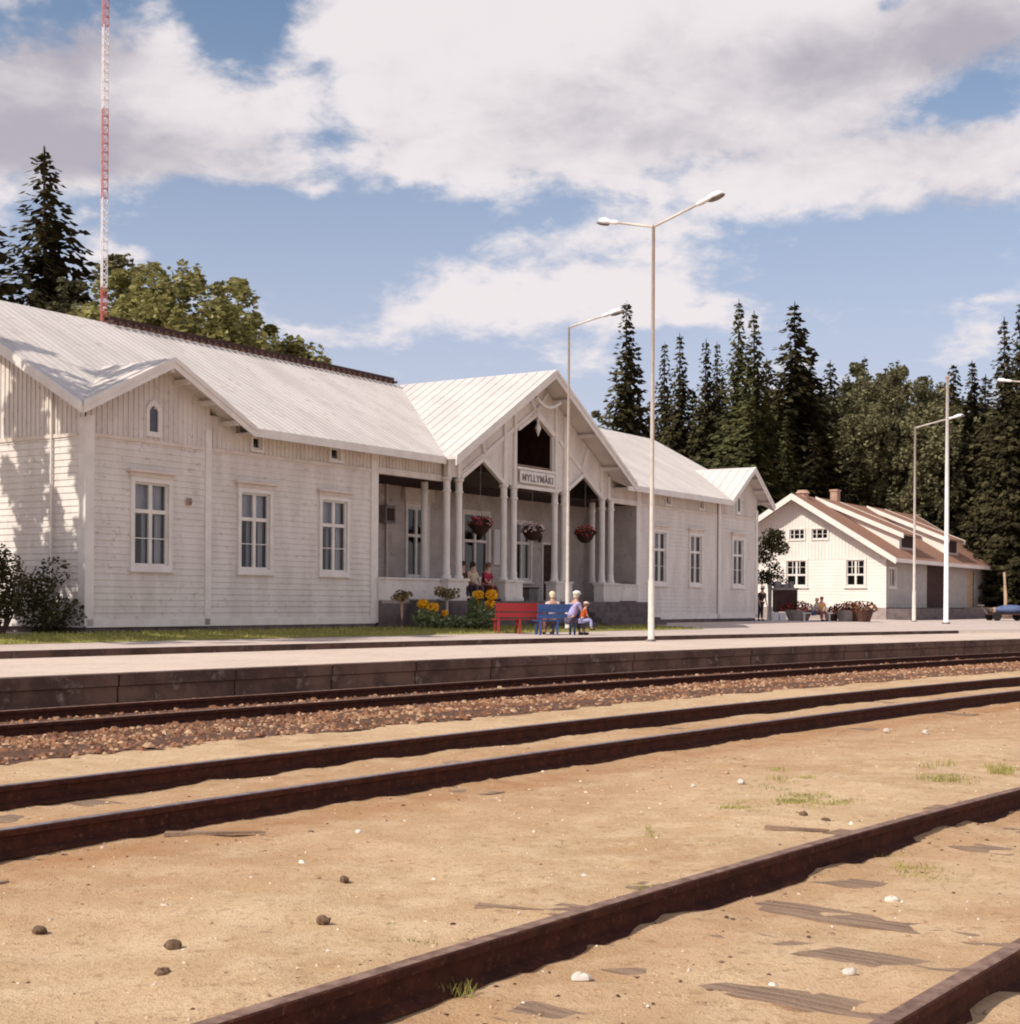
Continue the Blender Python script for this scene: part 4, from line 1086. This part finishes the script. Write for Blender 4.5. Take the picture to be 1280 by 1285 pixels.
for (a, b) in fu:
    w_ = window(FH, a, b, 5.08, 5.8, mpl, cornice=False, sill=False, curtain=False, casing=.07, mullion=False, muntin=5.44)
    mb = MB()
    for f in (.34, .66): u = a + (b - a) * f; mb.box((-.03, u - .025, 5.15), (.0, u + .025, 5.73))
    mb.build('glazing_bars', 'trim', w_)
window(FH, .3, 1.55, 2.35, 3.55, mpf, cornice=False, curtain=False, casing=.08)
mb = MB(); mb.box((7.4, .12, .9), (11.6, .2, 3.8)); mb.build('sliding_door', 'darkwood', FH)
mb = MB(); mb.box((16.0, .03, .9), (17.6, .1, 3.65)); mb.build('door', 'tan', FH)
# loading ramp of stone along the side
mb = MB(); mb.box((.02, -1.6, .2), (15.4, -.02, 1.2)); mb.build('loading_dock', 'stone', FH)
mb = MB()
for k in range(5): mb.box((15.42, -2.4, .3 + k * .2), (24.5, -.06, .48 + k * .2))
mb.build('timber_ramp', 'tan', FH)
fr0, fr1 = -.8, 22.3
rA = MB(); rA.slab([(fr0, -ro, ez), (fr1, -ro, ez), (fr1, W / 2, rzf), (fr0, W / 2, rzf)], .08); frf = rA.build('roof', 'brownroof', FH)
rA = MB(); rA.slab([(fr0, W + ro, ez), (fr0, W / 2, rzf), (fr1, W / 2, rzf), (fr1, W + ro, ez)], .08); rA.build('roof', 'brownroof', FH)
mb = MB()
for x, xo in ((fr0, -.05), (fr1, .05)):
    for ya in (-ro, W + ro):
        p = [(x, ya, ez + .02), (x, W / 2, rzf + .02), (x, W / 2, rzf - .34), (x, ya, ez - .32)]; q_ = [(x + xo, y, z) for _, y, z in p]
        n = len(mb.v); mb.v += p + q_
        for f in ((0, 1, 2, 3), (7, 6, 5, 4), (0, 4, 5, 1), (2, 6, 7, 3), (3, 7, 4, 0), (1, 5, 6, 2)): mb.f.append(tuple(n + i for i in f))
mb.box((fr0, -ro - .04, ez - .22), (fr1, -ro, ez - .0)); build_each(mb, 'barge_board', 'litwhite', FH)
for s0, zz in ((3.0, 5.62), (12.0, 5.70)):
    s1 = s0 + 2.9; yf = .25; yr = W / 2 - .1; zr = rzf - .02
    dr = lambda y: zz + (zr - zz) * (y - yf) / (yr - yf)
    dm = MB(); dm.slab([(s0 - .3, yf - .3, dr(yf - .3)), (s1 + .3, yf - .3, dr(yf - .3)), (s1 + .3, yr, zr + .04), (s0 - .3, yr, zr + .04)], .07)
    do = dm.build('dormer', 'brownroof', FH)
    mb = MB()
    for x in (s0, s1): 
        mb.poly([(x, yf, zf(yf) - .05), (x, yr, zf(yr) - .05), (x, yr, dr(yr) - .05), (x, yf, dr(yf) - .05)])
    mb.build('dormer_cheek', 'litwhite', do)
    mb = MB(); mb.box((s0 + .01, yf, zf(yf) - .1), (s1 - .01, yf + .05, dr(yf) - .06)); mb.build('dormer_front', 'shadewhite', do)
    mb = MB(); mb.box((s0 + .4, yf - .02, zf(yf) + .12), (s1 - .4, yf - .005, dr(yf) - .2)); mb.build('dormer_window', 'dark', do)
    mb = MB()
    for x, xo in ((s0 - .3, -.05), (s1 + .3, .05)):
        p = [(x, yf - .35, dr(yf - .35) + .03), (x, yr, zr + .07), (x, yr, zr - .2), (x, yf - .35, dr(yf - .35) - .24)]; q_ = [(x + xo, y, z) for _, y, z in p]
        n = len(mb.v); mb.v += p + q_
        for f in ((0, 1, 2, 3), (7, 6, 5, 4), (0, 4, 5, 1), (2, 6, 7, 3), (3, 7, 4, 0), (1, 5, 6, 2)): mb.f.append(tuple(n + i for i in f))
    mb.build('dormer_barge_board', 'litwhite', do)
for s, h, w_, rnd in ((.9, 8.05, .42, 1), (6.2, 8.45, .27, 0)):
    mb = MB()
    if rnd: mb.tube([(s, W / 2, 7.3), (s, W / 2, h - .2), (s, W / 2, h - .18), (s, W / 2, h)], [w_ * .8, w_ * .8, w_, w_ * .7], 12)
    else: mb.box((s - w_, W / 2 - w_ * .8, 7.0), (s + w_, W / 2 + w_ * .8, h - .1)); mb.box((s - w_ - .05, W / 2 - w_ * .8 - .05, h - .1), (s + w_ + .05, W / 2 + w_ * .8 + .05, h))
    mb.build('chimney', 'brick', frf)

# ------------------------------------------------------------------ things before the freight house
def planter(x, d, r, h, lab, potmat, fm, n=220):
    p = on_yard(x, d); root = empty('flower_tub', p, lab, 'planter', 'flower tubs on the far platform')
    mb = MB(); mb.tube([(0, 0, 0), (0, 0, h * .1), (0, 0, h)], [r * .62, r * .65, r * .9], 14); mb.build('tub', potmat, root)
    mb = MB(); leafcloud(mb, (0, 0, h + .12), (r * 1.05, r * .95, .34), n, .08, .6); mb.build('foliage', 'bush', root)
    mb = MB(); leafcloud(mb, (0, 0, h + .08), (r * 1.15, r * 1.0, .28), n, .07, .9); mb.build('blossoms', fm, root)
planter(1062, 72.5, .62, .55, 'grey concrete tub of green plants, left of the brown tub', 'tubgrey', 'orangeflower', 160)
planter(1081, 72.3, .70, .6, 'dark brown tub overflowing with rusty red flowers', 'clay', 'orangeflower')
planter(1002, 72.5, .8, .55, 'grey tub of dull red flowers beside the dark cabinet', 'tubgrey', 'redflower')
planter(1046, 73.0, .3, .35, 'small low pot of brownish flowers between people and tubs', 'clay', 'redflower', 80)
p = on_yard(985, 73.5); rt = empty('kiosk_cabinet', p, 'dark maroon cabinet with grey shelf and dark objects on top', 'cabinet', None, .05)
mb = MB(); mb.box((-.55, -.4, .45), (.55, .4, 1.55)); mb.build('body', 'darkwood', rt)
mb = MB(); mb.box((-.6, -.45, 1.55), (.6, .45, 1.66)); mb.build('shelf', 'tubgrey', rt)
mb = MB(); mb.box((-.55, -.25, 1.66), (-.25, .2, 1.98)); mb.box((-.15, -.2, 1.66), (.15, .2, 1.86)); mb.box((.2, -.2, 1.66), (.42, .2, 2.0)); mb.build('top_boxes', 'grey', rt)
for x in (-.45, .45):
    mb = MB(); mb.box((x - .04, -.35, 0), (x + .04, .35, .45)); mb.build('leg', 'darkwood', rt)
p = on_yard(976, 72.2); rt = empty('white_crate', p, 'pair of pale crates on the ground before the dark cabinet', 'crate', None, 0)
mb = MB(); mb.box((-.3, -.2, 0), (.02, .2, .42)); mb.box((.06, -.2, 0), (.38, .2, .38)); mb.box((-.32, -.22, .3), (.03, .22, .34)); mb.build('box', 'paper', rt)
p = on_yard(1262, 84); rt = empty('hand_cart', p, 'low cart with blue canvas load by the timber ramp at the right edge', 'cart', None, .1)
mb = MB(); mb.box((-1.1, -.5, .35), (1.4, .5, .45)); mb.build('deck', 'darkwood', rt)
mb = MB(); mb.ell((.3, 0, .65), (.95, .45, .28), 12, 7, .06); mb.build('load', 'tarp', rt, True)
for x in (-.75, .95):
    mb = MB(); mb.tube([(x, -.56, .28), (x, -.48, .28)], .28, 14); mb.build('wheel', 'tyre', rt)
    mb = MB(); mb.tube([(x, .48, .28), (x, .56, .28)], .28, 14); mb.build('wheel', 'tyre', rt)
mb = MB(); mb.tube([(-1.1, 0, .4), (-1.5, 0, .9)], .04, 6); mb.tube([(-1.5, -.4, .9), (-1.5, .4, .9)], .035, 6); mb.build('handle', 'grey', rt)
p = on_yard(1261, 93); mb = MB(); mb.tube([(0, 0, 0), (.04, 0, 1.5), (-.05, 0, 3.0)], [.12, .11, .09], 8)
o = mb.build('wooden_post', 'tan'); o.location = p; tag(o, 'stout yellowish wooden post just beyond the freight house roof end', 'post')

# ------------------------------------------------------------------ trees
def spruce_mesh(name, H, rbase, seed, dens=1.0, start=.06, ragged=.25, size=.41):
    random.seed(seed); mb = MB(); nl = int(62 * dens)
    for i in range(nl):
        q = i / (nl - 1); z = H * (start + (1 - start) * q)
        prof = (1 - q) ** .82 * (1 - .25 * max(0, .2 - q) * 5)
        rr = (rbase * prof + .16) * U(.82, 1.12)
        nb_ = max(5, int(13 * (prof * .8 + .3)))
        a0 = U(0, 6.28)
        for k in range(nb_):
            a = a0 + 6.283 * k / nb_ + U(-.3, .3); r = rr * (1 - ragged * R()) * (1.18 if R() < .10 else 1)
            if R() < .05 and q < .9: continue
            ca, sa = math.cos(a), math.sin(a); m_ = max(2, int(r / .25))
            for j in range(m_):
                f = (j + .6) / m_; x = r * f; zz = z - r * .36 * f + r * .20 * f ** 3 + U(-.12, .12)
                wd = size * (1.15 - .45 * f) * U(.8, 1.35) * (.5 + .5 * min(1, prof * 2.2)); side = U(-.5, .5) * wd * 1.6
                px = x * ca - side * sa; py = x * sa + side * ca
                for h_ in range(2):
                    d1 = Vector((ca + U(-.5, .5), sa + U(-.5, .5), -.35 + U(-.5, .4))).normalized() * wd * .85
                    d2 = Vector((-sa + U(-.4, .4), ca + U(-.4, .4), U(-1.2, -.1))).normalized() * wd * .5
                    c_ = Vector((px + U(-.12, .12), py + U(-.12, .12), zz - h_ * .3 * wd))
                    mb.poly([c_ - d1 * .6, c_ - d2, c_ + d1, c_ + d2])
    for k in range(10): mb.poly([(0, -.04, H - .5), (0, .04, H - .5), (U(-.06, .06), U(-.03, .03), H + .5)])
    me = bpy.data.meshes.new(name); me.from_pydata(mb.v, [], mb.f); return me
def broad_mesh(name, H, rc, seed, nclump=70, trunkf=.3, leaf=.135, per=190, sx=1, airy=.5):
    """several leaning leaders, each a tapering plume of leaf sprays"""
    random.seed(seed); mb = MB(); nl = 7; lead = []
    for i in range(nl):
        a = 6.283 * i / nl + U(-.4, .4); rr = rc * (U(.3, .8) if i else .05)
        lead.append((rr * math.cos(a) * sx, rr * math.sin(a), H * (U(.86, 1.0) if i else 1.0) * (1 - .16 * rr / rc), rc * U(.42, .6)))
    for i in range(nclump):
        lx, ly, lh, lr = lead[i % nl]; q = R() ** .8; z = H * trunkf * U(.8, 1) + (lh - H * trunkf) * q
        w_ = lr * (1 - q ** 3 * .6) * (.5 + .5 * min(1, q * 3)); a = U(0, 6.28); r_ = w_ * R() ** .5
        c = (lx * (.55 + .45 * q) + r_ * math.cos(a), ly * (.45 + .55 * q) + r_ * math.sin(a), z)
        s_ = U(.22, .5) * (rc * .22 + .3)
        leafcloud(mb, c, (s_, s_, s_ * U(1.0, 1.9)), int(per * U(.4, 1.0)), leaf, .3)
        for d_ in range(2):
            leafcloud(mb, (c[0] + U(-s_, s_), c[1] + U(-s_, s_), z - s_ * 1.2), (.1, .1, s_ * .8), 10, leaf * .8)
    for lx, ly, lh, lr in lead:
        for k in range(5): leafcloud(mb, (lx + U(-.4, .4), ly + U(-.4, .4), lh - U(0, 1.2)), (.16, .16, .5), 22, leaf * .8)
    me = bpy.data.meshes.new(name); me.from_pydata(mb.v, [], mb.f); return me
def trunk_mesh(name, H, r, seed, limbs=8, lo_f=.3, rc=3):
    random.seed(seed); mb = MB(); k = 7
    mb.tube([(U(-.08, .08) * (i > 0), U(-.08, .08) * (i > 0), H * i / k) for i in range(k + 1)], [r * (1 - .9 * i / k) * (1.25 if i == 0 else 1) for i in range(k + 1)], 8)
    for i in range(limbs):
        z = H * U(lo_f, .8); a = U(0, 6.28); l = rc * U(.4, .8)
        mb.tube([(0, 0, z), (l * .5 * math.cos(a), l * .5 * math.sin(a), z + l * .35), (l * math.cos(a), l * math.sin(a), z + l * .55)], [r * .3, r * .2, r * .08], 5)
    me = bpy.data.meshes.new(name); me.from_pydata(mb.v, [], mb.f); me.polygons.foreach_set('use_smooth', [True] * len(me.polygons)); return me
SP = [spruce_mesh('spruce_a', 22, 5.2, 1), spruce_mesh('spruce_b', 22, 4.2, 2, .95, ragged=.4), spruce_mesh('spruce_c', 22, 3.4, 3, .95, ragged=.35), spruce_mesh('pine_d', 22, 5.6, 4, .85, .12, .5, .5)]
ST = [trunk_mesh('spruce_trunk', 21.5, .26, 5, 3, .1, 1.5)]
BR = [broad_mesh('birch_a', 15, 4.6, 11, 250), broad_mesh('birch_b', 15, 3.8, 12, 210), broad_mesh('birch_c', 15, 2.9, 13, 150), broad_mesh('birch_d', 15, 3.6, 14, 75, .15, .24, 40)]
BT = [trunk_mesh('birch_trunk', 13.5, .2, 15, 9, .3, 3.2)]
def mesh_with(me, mat):
    key = me.name + mat
    if key in KIDS: return KIDS[key]
    m2 = me.copy(); m2.materials.clear(); m2.materials.append(M[mat]); KIDS[key] = m2; return m2
def tree(kind, var, x, ytop, d, lab, leaf, wide=1.0, group=None, bark=None, ht=None, name=None):
    p = atd(x, HY, d); z0 = .55; H = ht or ((EYE - z0) + (HY + (x - CX) * .0061 - ytop) * d / F)
    root = empty(name or ('spruce_tree' if kind == 's' else 'birch_tree'), (p.x, p.y, z0), lab, 'tree', group, U(0, 6.28))
    base = 22.4 if kind == 's' else 15.3
    k = H / base; root.scale = (k * wide, k * wide, k)
    for nm, me in (('crown', mesh_with((SP if kind == 's' else BR)[var], leaf)), ('trunk', mesh_with((ST if kind == 's' else BT)[0], bark or ('sprucebark' if kind == 's' else 'birchbark')))):
        o = bpy.data.objects.new(nm, me); COL.objects.link(o); o.parent = root
    return root
random.seed(21)
tree('s', 0, 52, 184, 72, 'big dark spruce left of the radio mast, rising above the station roof', 'spruce', 1.45)
tree('s', 1, -38, 160, 66, 'dark spruce cut by the left edge of the photo', 'spruce', 1.25)
tree('b', 1, 150, 314, 66, 'pale green birch right behind the radio mast', 'birchdim', 1.3)
tree('b', 1, 178, 330, 63, 'olive birch just right of the mast, left of the brightest birch', 'birch', 1.5)
tree('b', 0, 222, 322, 60, 'bright olive birch, tallest of those behind the left roof', 'birch', 1.35)
tree('b', 1, 282, 342, 61, 'olive birch between the brightest birch and the outermost one', 'birch', 1.35)
tree('b', 2, 318, 395, 62, 'lowest birch at the right end of the group behind the left roof', 'birch', 1.6)
tree('b', 2, 95, 345, 70, 'dull birch between the big spruce and the mast', 'birchdim', 1.5)
tree('s', 2, 784, 376, 98, 'tall spruce standing alone right of the porch gable', 'spruce', 1.15)
tree('b', 2, 757, 508, 96, 'small pale treetop peeping out beside the porch gable', 'birchdim', 1.2)
tree('s', 2, 832, 428, 112, 'thin spruce just right of the two-armed lamp post', 'spruce', .9)
tree('s', 1, 851, 418, 110, 'spruce second to the right of the two-armed lamp post', 'spruce', 1.0)
tree('s', 2, 884, 425, 108, 'narrow dark spruce left of the olive pair', 'spruce', 1.0)
tree('s', 2, 898, 428, 112, 'narrow spruce touching the left side of the olive pair', 'spruce', .8)
tree('s', 1, 925, 376, 100, 'olive spruce, taller and left one of the high pair', 'spruceolive', 1.05)
tree('s', 1, 944, 390, 98, 'olive spruce, right one of the high pair', 'spruceolive', 1.1)
tree('s', 3, 995, 379, 106, 'broad-topped conifer, highest of the forest wall', 'spruce', 1.25)
tree('s', 3, 1040, 452, 114, 'dark conifer right of the broad-topped one', 'spruce', 1.1)
tree('s', 2, 1083, 446, 118, 'slim dark spruce left of the grey-green birches', 'spruce', .9)
tree('b', 1, 1062, 450, 116, 'greenish birch top left of the slim dark spruce', 'birchdim', 1.3)
tree('b', 0, 1120, 452, 112, 'grey-green birch in the forest wall, left one of two', 'birchdim', 1.2)
tree('b', 1, 1155, 468, 112, 'grey-green birch in the forest wall, above the slim lamp post', 'birchdim', 1.3)
for x, yt, d, w_, lb in ((1098, 466, 109, 1.0, 'rounded grey-green tree in front of the slim dark spruce'), (1135, 454, 106, 1.0, 'rounded pale tree just left of the slim lamp post, tallest of the rounded ones'), (1168, 474, 106, .95, 'rounded pale tree between the slim lamp post and the white flagpole'), (1048, 484, 108, 1.1, 'rounded olive tree between the broad-topped conifer and the birches')):
    tree('b', (0, 1, 0, 1)[int(x) % 4], x, yt, d, lb, 'birchdim', w_)
tree('s', 3, 1195, 454, 104, 'dark rounded conifer directly behind the white flagpole', 'spruce', 1.1)
tree('s', 3, 1218, 452, 106, 'dark rounded conifer right of the white flagpole', 'spruce', 1.05)
tree('s', 1, 1258, 398, 98, 'tall spruce near the right edge behind the lamp head', 'spruce', 1.0)
tree('s', 1, 1279, 376, 96, 'tallest spruce, cut by the right edge of the photo', 'spruce', 1.0)
gl_ = 'conifers filling the forest wall behind the freight house'
lab_ = 'dark conifer in the dense forest wall behind the two buildings'
for (x, yt, d) in [(815, 500, 118), (868, 488, 120), (905, 470, 118), (960, 450, 112), (975, 480, 104), (1015, 450, 118), (1028, 490, 108), (1060, 500, 108), (1095, 500, 110), (1110, 490, 122), (1135, 520, 108), (1160, 510, 120), (1178, 480, 118), (1205, 500, 110), (1235, 470, 112), (1245, 500, 104), (1265, 470, 110), (1290, 440, 104),
                   (940, 500, 96), (985, 520, 97), (1020, 540, 100), (1075, 560, 103), (1310, 430, 110), (1340, 420, 108), (1375, 440, 112), (1410, 420, 110)]:
    tree('s', random.choice((0, 1, 3)), x, yt, d, lab_, 'spruceolive' if R() < .25 and x < 1000 else 'spruce', U(1.1, 1.5), gl_)
for x in list(range(880, 1460, 26)):
    tree('s', random.choice((0, 1)), x + U(-8, 8), 555 + U(-40, 30), U(124, 150), lab_, 'spruce', U(1.4, 1.9), gl_)
for (x, yt, d) in [(1205, 560, 104), (1213, 560, 106)]:
    p = atd(x, HY, d); mb = MB(); mb.tube([(0, 0, 0), (.05, 0, 6), (0, .05, 15)], [.22, .18, .05], 8)
    rt = empty('pine_tree', (p.x, p.y, .5), 'bare reddish pine trunk behind the freight house roof, %s of the pair' % ('left' if x == 1205 else 'right'), 'tree', 'bare pine trunks')
    mb.build('trunk', 'pinebark', rt, True); mb = MB()
    for k in range(12): leafcloud(mb, (U(-1.5, 1.5), U(-1.5, 1.5), U(11, 15)), (.9, .9, .5), 60, .25)
    mb.build('crown', 'spruce', rt)
# small leafy tree at the right station corner
p = on_yard(966, 74); rt = empty('maple_tree', p, 'small leafy tree with white-painted trunk at the right corner of the station', 'tree')
mb = MB(); mb.tube([(0, 0, 0), (0, 0, 1.8), (-.1, 0, 2.6)], [.15, .13, .09], 8); mb.build('trunk', 'post', rt, True)
mb = MB(); random.seed(5)
for k in range(22): leafcloud(mb, (U(-.95, .8), U(-.6, .6), U(1.7, 4.4)), (.44, .42, .36), 150, .075, .4)
mb.build('crown', 'bush', rt)
# bush before the left gable wall
p = s2w(-1.6, 1.0, .5); rt = empty('shrub', p, 'dark spreading bush against the sun-dappled end wall at left', 'bush')
mb = MB(); random.seed(6)
for k in range(46):
    a = U(0, 6.28); r = 1.8 * R() ** .5; leafcloud(mb, (r * math.cos(a), r * math.sin(a), U(.1, 2.7 * (1 - (r / 2.3) ** 2))), (.42, .42, .36), 190, .055, .4)
mb.build('foliage', 'bush', rt)
mb = MB()
for k in range(14): a = U(0, 6.28); mb.tube([(0, 0, 0), (.6 * math.cos(a), .6 * math.sin(a), 1), (1.1 * math.cos(a), 1.1 * math.sin(a), 1.7)], [.03, .02, .01], 5)
mb.build('stems', 'sprucebark', rt)
# shade tree left of the station (outside the frame, its shadow dapples the end wall)
for i, (dx, dy, h, v, wd) in enumerate([(-6.3, -4.7, 17.5, 3, .95), (-9.6, -7.2, 14.0, 3, 1.1)]):
    p = P0 + Vector((dx, dy, 0)); rt = empty('birch_tree', (p.x, p.y, .5), 'birch left of the station just outside the frame' if i == 0 else 'second birch left of the station behind the first', 'tree', 'birches beside the end wall')
    k = h / 15.3; rt.scale = (k * wd, k * wd, k)
    for nm, me in (('crown', mesh_with(BR[v], 'birch')), ('trunk', mesh_with(BT[0], 'birchbark'))):
        o = bpy.data.objects.new(nm, me); COL.objects.link(o); o.parent = rt

# ------------------------------------------------------------------ light
EL = math.radians(43); hs = Vector((-.80, -.60, 0)).normalized(); S = Vector((hs.x * math.cos(EL), hs.y * math.cos(EL), math.sin(EL)))
sl = bpy.data.lights.new('sun', 'SUN'); sl.energy = 4.4; sl.angle = math.radians(.5); sl.color = (1, .925, .81)
so = bpy.data.objects.new('sun', sl); COL.objects.link(so); so.rotation_euler = S.to_track_quat('Z', 'Y').to_euler(); so.location = (-20, -10, 40)
w = bpy.data.worlds.new('World'); sc.world = w; w.use_nodes = True; nt = w.node_tree; bg = nt.nodes['Background']
sky = nt.nodes.new('ShaderNodeTexSky'); sky.sky_type = 'NISHITA'; sky.sun_disc = False; sky.sun_elevation = EL; sky.sun_rotation = math.atan2(S.x, S.y); sky.dust_density = 1.2; sky.air_density = 1.0; sky.ozone_density = 1.5
STR = .12
tc = nt.nodes.new('ShaderNodeTexCoord').outputs['Generated']
sep = nt.nodes.new('ShaderNodeSeparateXYZ'); nt.links.new(tc, sep.inputs[0])
az = math_(nt, 'ARCTAN2', sep.outputs[0], sep.outputs[1]); el = math_(nt, 'ARCSINE', sep.outputs[2])
def pa(x, y):
    v = ray(x, y).normalized(); return math.atan2(v.x, v.y), math.asin(v.z)
def blob(x, y, rx, ry, wgt):
    a0, e0_ = pa(x, y)
    u = math_(nt, 'MULTIPLY', math_(nt, 'SUBTRACT', az, a0), F / rx); v = math_(nt, 'MULTIPLY', math_(nt, 'SUBTRACT', el, e0_), F / ry)
    r2 = math_(nt, 'ADD', math_(nt, 'MULTIPLY', u, u), math_(nt, 'MULTIPLY', v, v))
    return math_(nt, 'MULTIPLY', math_(nt, 'POWER', 2.71828, math_(nt, 'MULTIPLY', r2, -1)), wgt)
def summ(l):
    o = l[0]
    for q in l[1:]: o = math_(nt, 'ADD', o, q)
    return o
mask = summ([blob(*b) for b in [(60, 110, 150, 100, .75), (210, 95, 120, 75, .75), (120, 180, 190, 35, .45), (480, 60, 130, 90, .75), (640, 120, 220, 130, .95), (900, 110, 260, 130, .9), (1080, 40, 300, 60, .75), (1120, 210, 160, 50, .75), (1230, 180, 80, 50, .6), (560, 190, 120, 45, .5), (1000, 240, 110, 35, .4),
    (640, 365, 150, 55, .75), (560, 390, 110, 30, .5), (820, 370, 100, 40, .5), (700, 300, 120, 30, .4), (870, 400, 80, 30, .5), (1215, 415, 40, 30, .45), (1170, 385, 50, 14, .3), (1245, 372, 50, 14, .3), (140, 322, 70, 20, .4), (345, 225, 50, 22, .34), (395, 235, 60, 14, .3), (180, 320, 60, 22, .3), (330, 160, 40, 45, .3),
    (620, 282, 120, 20, -.4), (500, 270, 70, 30, -.3), (290, 25, 55, 45, -.8), (420, 140, 35, 65, -.45), (1220, 118, 85, 34, -1.0), (1110, 8, 25, 18, -.6), (1080, 330, 220, 50, -.35), (380, 300, 220, 80, -.4)]])
pd_ = nt.nodes.new('ShaderNodeVectorMath'); pd_.operation = 'DIVIDE'; nt.links.new(tc, pd_.inputs[0])
cb = nt.nodes.new('ShaderNodeCombineXYZ'); zz_ = math_(nt, 'ADD', math_(nt, 'MAXIMUM', sep.outputs[2], 0), .35)
for i in range(3): nt.links.new(zz_, cb.inputs[i])
nt.links.new(cb.outputs[0], pd_.inputs[1])
n1 = noise_(nt, 3.6, 8, .56, vec=pd_.outputs[0], dist=.35); n2 = noise_(nt, 11, 6, .6, vec=pd_.outputs[0], dist=.2); n3 = noise_(nt, 2.3, 6, .55, vec=tc, dist=.3)
front = ramp(nt, sep.outputs[1], .35, .7)
away = math_(nt, 'MULTIPLY', math_(nt, 'SUBTRACT', 1, front), .38)      # scattered clouds in the rest of the sky
n4 = noise_(nt, 26, 6, .65, vec=pd_.outputs[0], dist=.3)
dens = summ([math_(nt, 'MULTIPLY', mask, .82), away, math_(nt, 'MULTIPLY', math_(nt, 'SUBTRACT', n1, .5), 2.1), math_(nt, 'MULTIPLY', math_(nt, 'SUBTRACT', n2, .5), 1.5), math_(nt, 'MULTIPLY', math_(nt, 'SUBTRACT', n4, .5), .6)])
cov = ramp(nt, dens, .06, .62)
gm_ = summ([blob(*b) for b in [(130, 195, 230, 40, .8), (20, 120, 100, 90, .55), (110, 60, 70, 45, .45), (800, 120, 170, 70, .3), (950, 200, 200, 45, .3), (1080, 80, 200, 60, .65), (1230, 30, 120, 60, .5), (620, 160, 160, 50, .3), (760, 340, 160, 22, .25), (1180, 265, 120, 25, .5)]])
shade = ramp(nt, summ([gm_, math_(nt, 'MULTIPLY', math_(nt, 'SUBTRACT', n3, .5), 1.5), math_(nt, 'MULTIPLY', math_(nt, 'SUBTRACT', n2, .5), -1.2), math_(nt, 'MULTIPLY', math_(nt, 'SUBTRACT', n1, .5), -.8)]), .0, .95)
ccol = mix(nt, shade, (.90, .835, .84), (.48, .445, .50))
skyc = nt.nodes.new('ShaderNodeMix'); skyc.data_type = 'RGBA'; skyc.blend_type = 'MULTIPLY'; skyc.inputs[0].default_value = 1
nt.links.new(sky.outputs[0], skyc.inputs[6]); skyc.inputs[7].default_value = (STR * 1.10, STR * 1.08, STR * 1.06, 1)
# pale veil towards the horizon (thin haze cloud)
veil = ramp(nt, el, .42, .02)
sk2 = mix(nt, math_(nt, 'MULTIPLY', veil, .78), skyc.outputs[2], (.62, .61, .76))
fin = mix(nt, math_(nt, 'MULTIPLY', cov, .94), sk2, ccol)
nt.links.new(fin, bg.inputs[0]); bg.inputs[1].default_value = 1.0

sc.view_settings.view_transform = 'Standard'; sc.view_settings.look = 'None'; sc.view_settings.exposure = 0; sc.view_settings.gamma = 1
sc.render.engine = 'CYCLES'
sc.cycles.max_bounces = 6; sc.cycles.transparent_max_bounces = 8; sc.cycles.filter_width = 2.0
sc.cycles.use_denoising = True
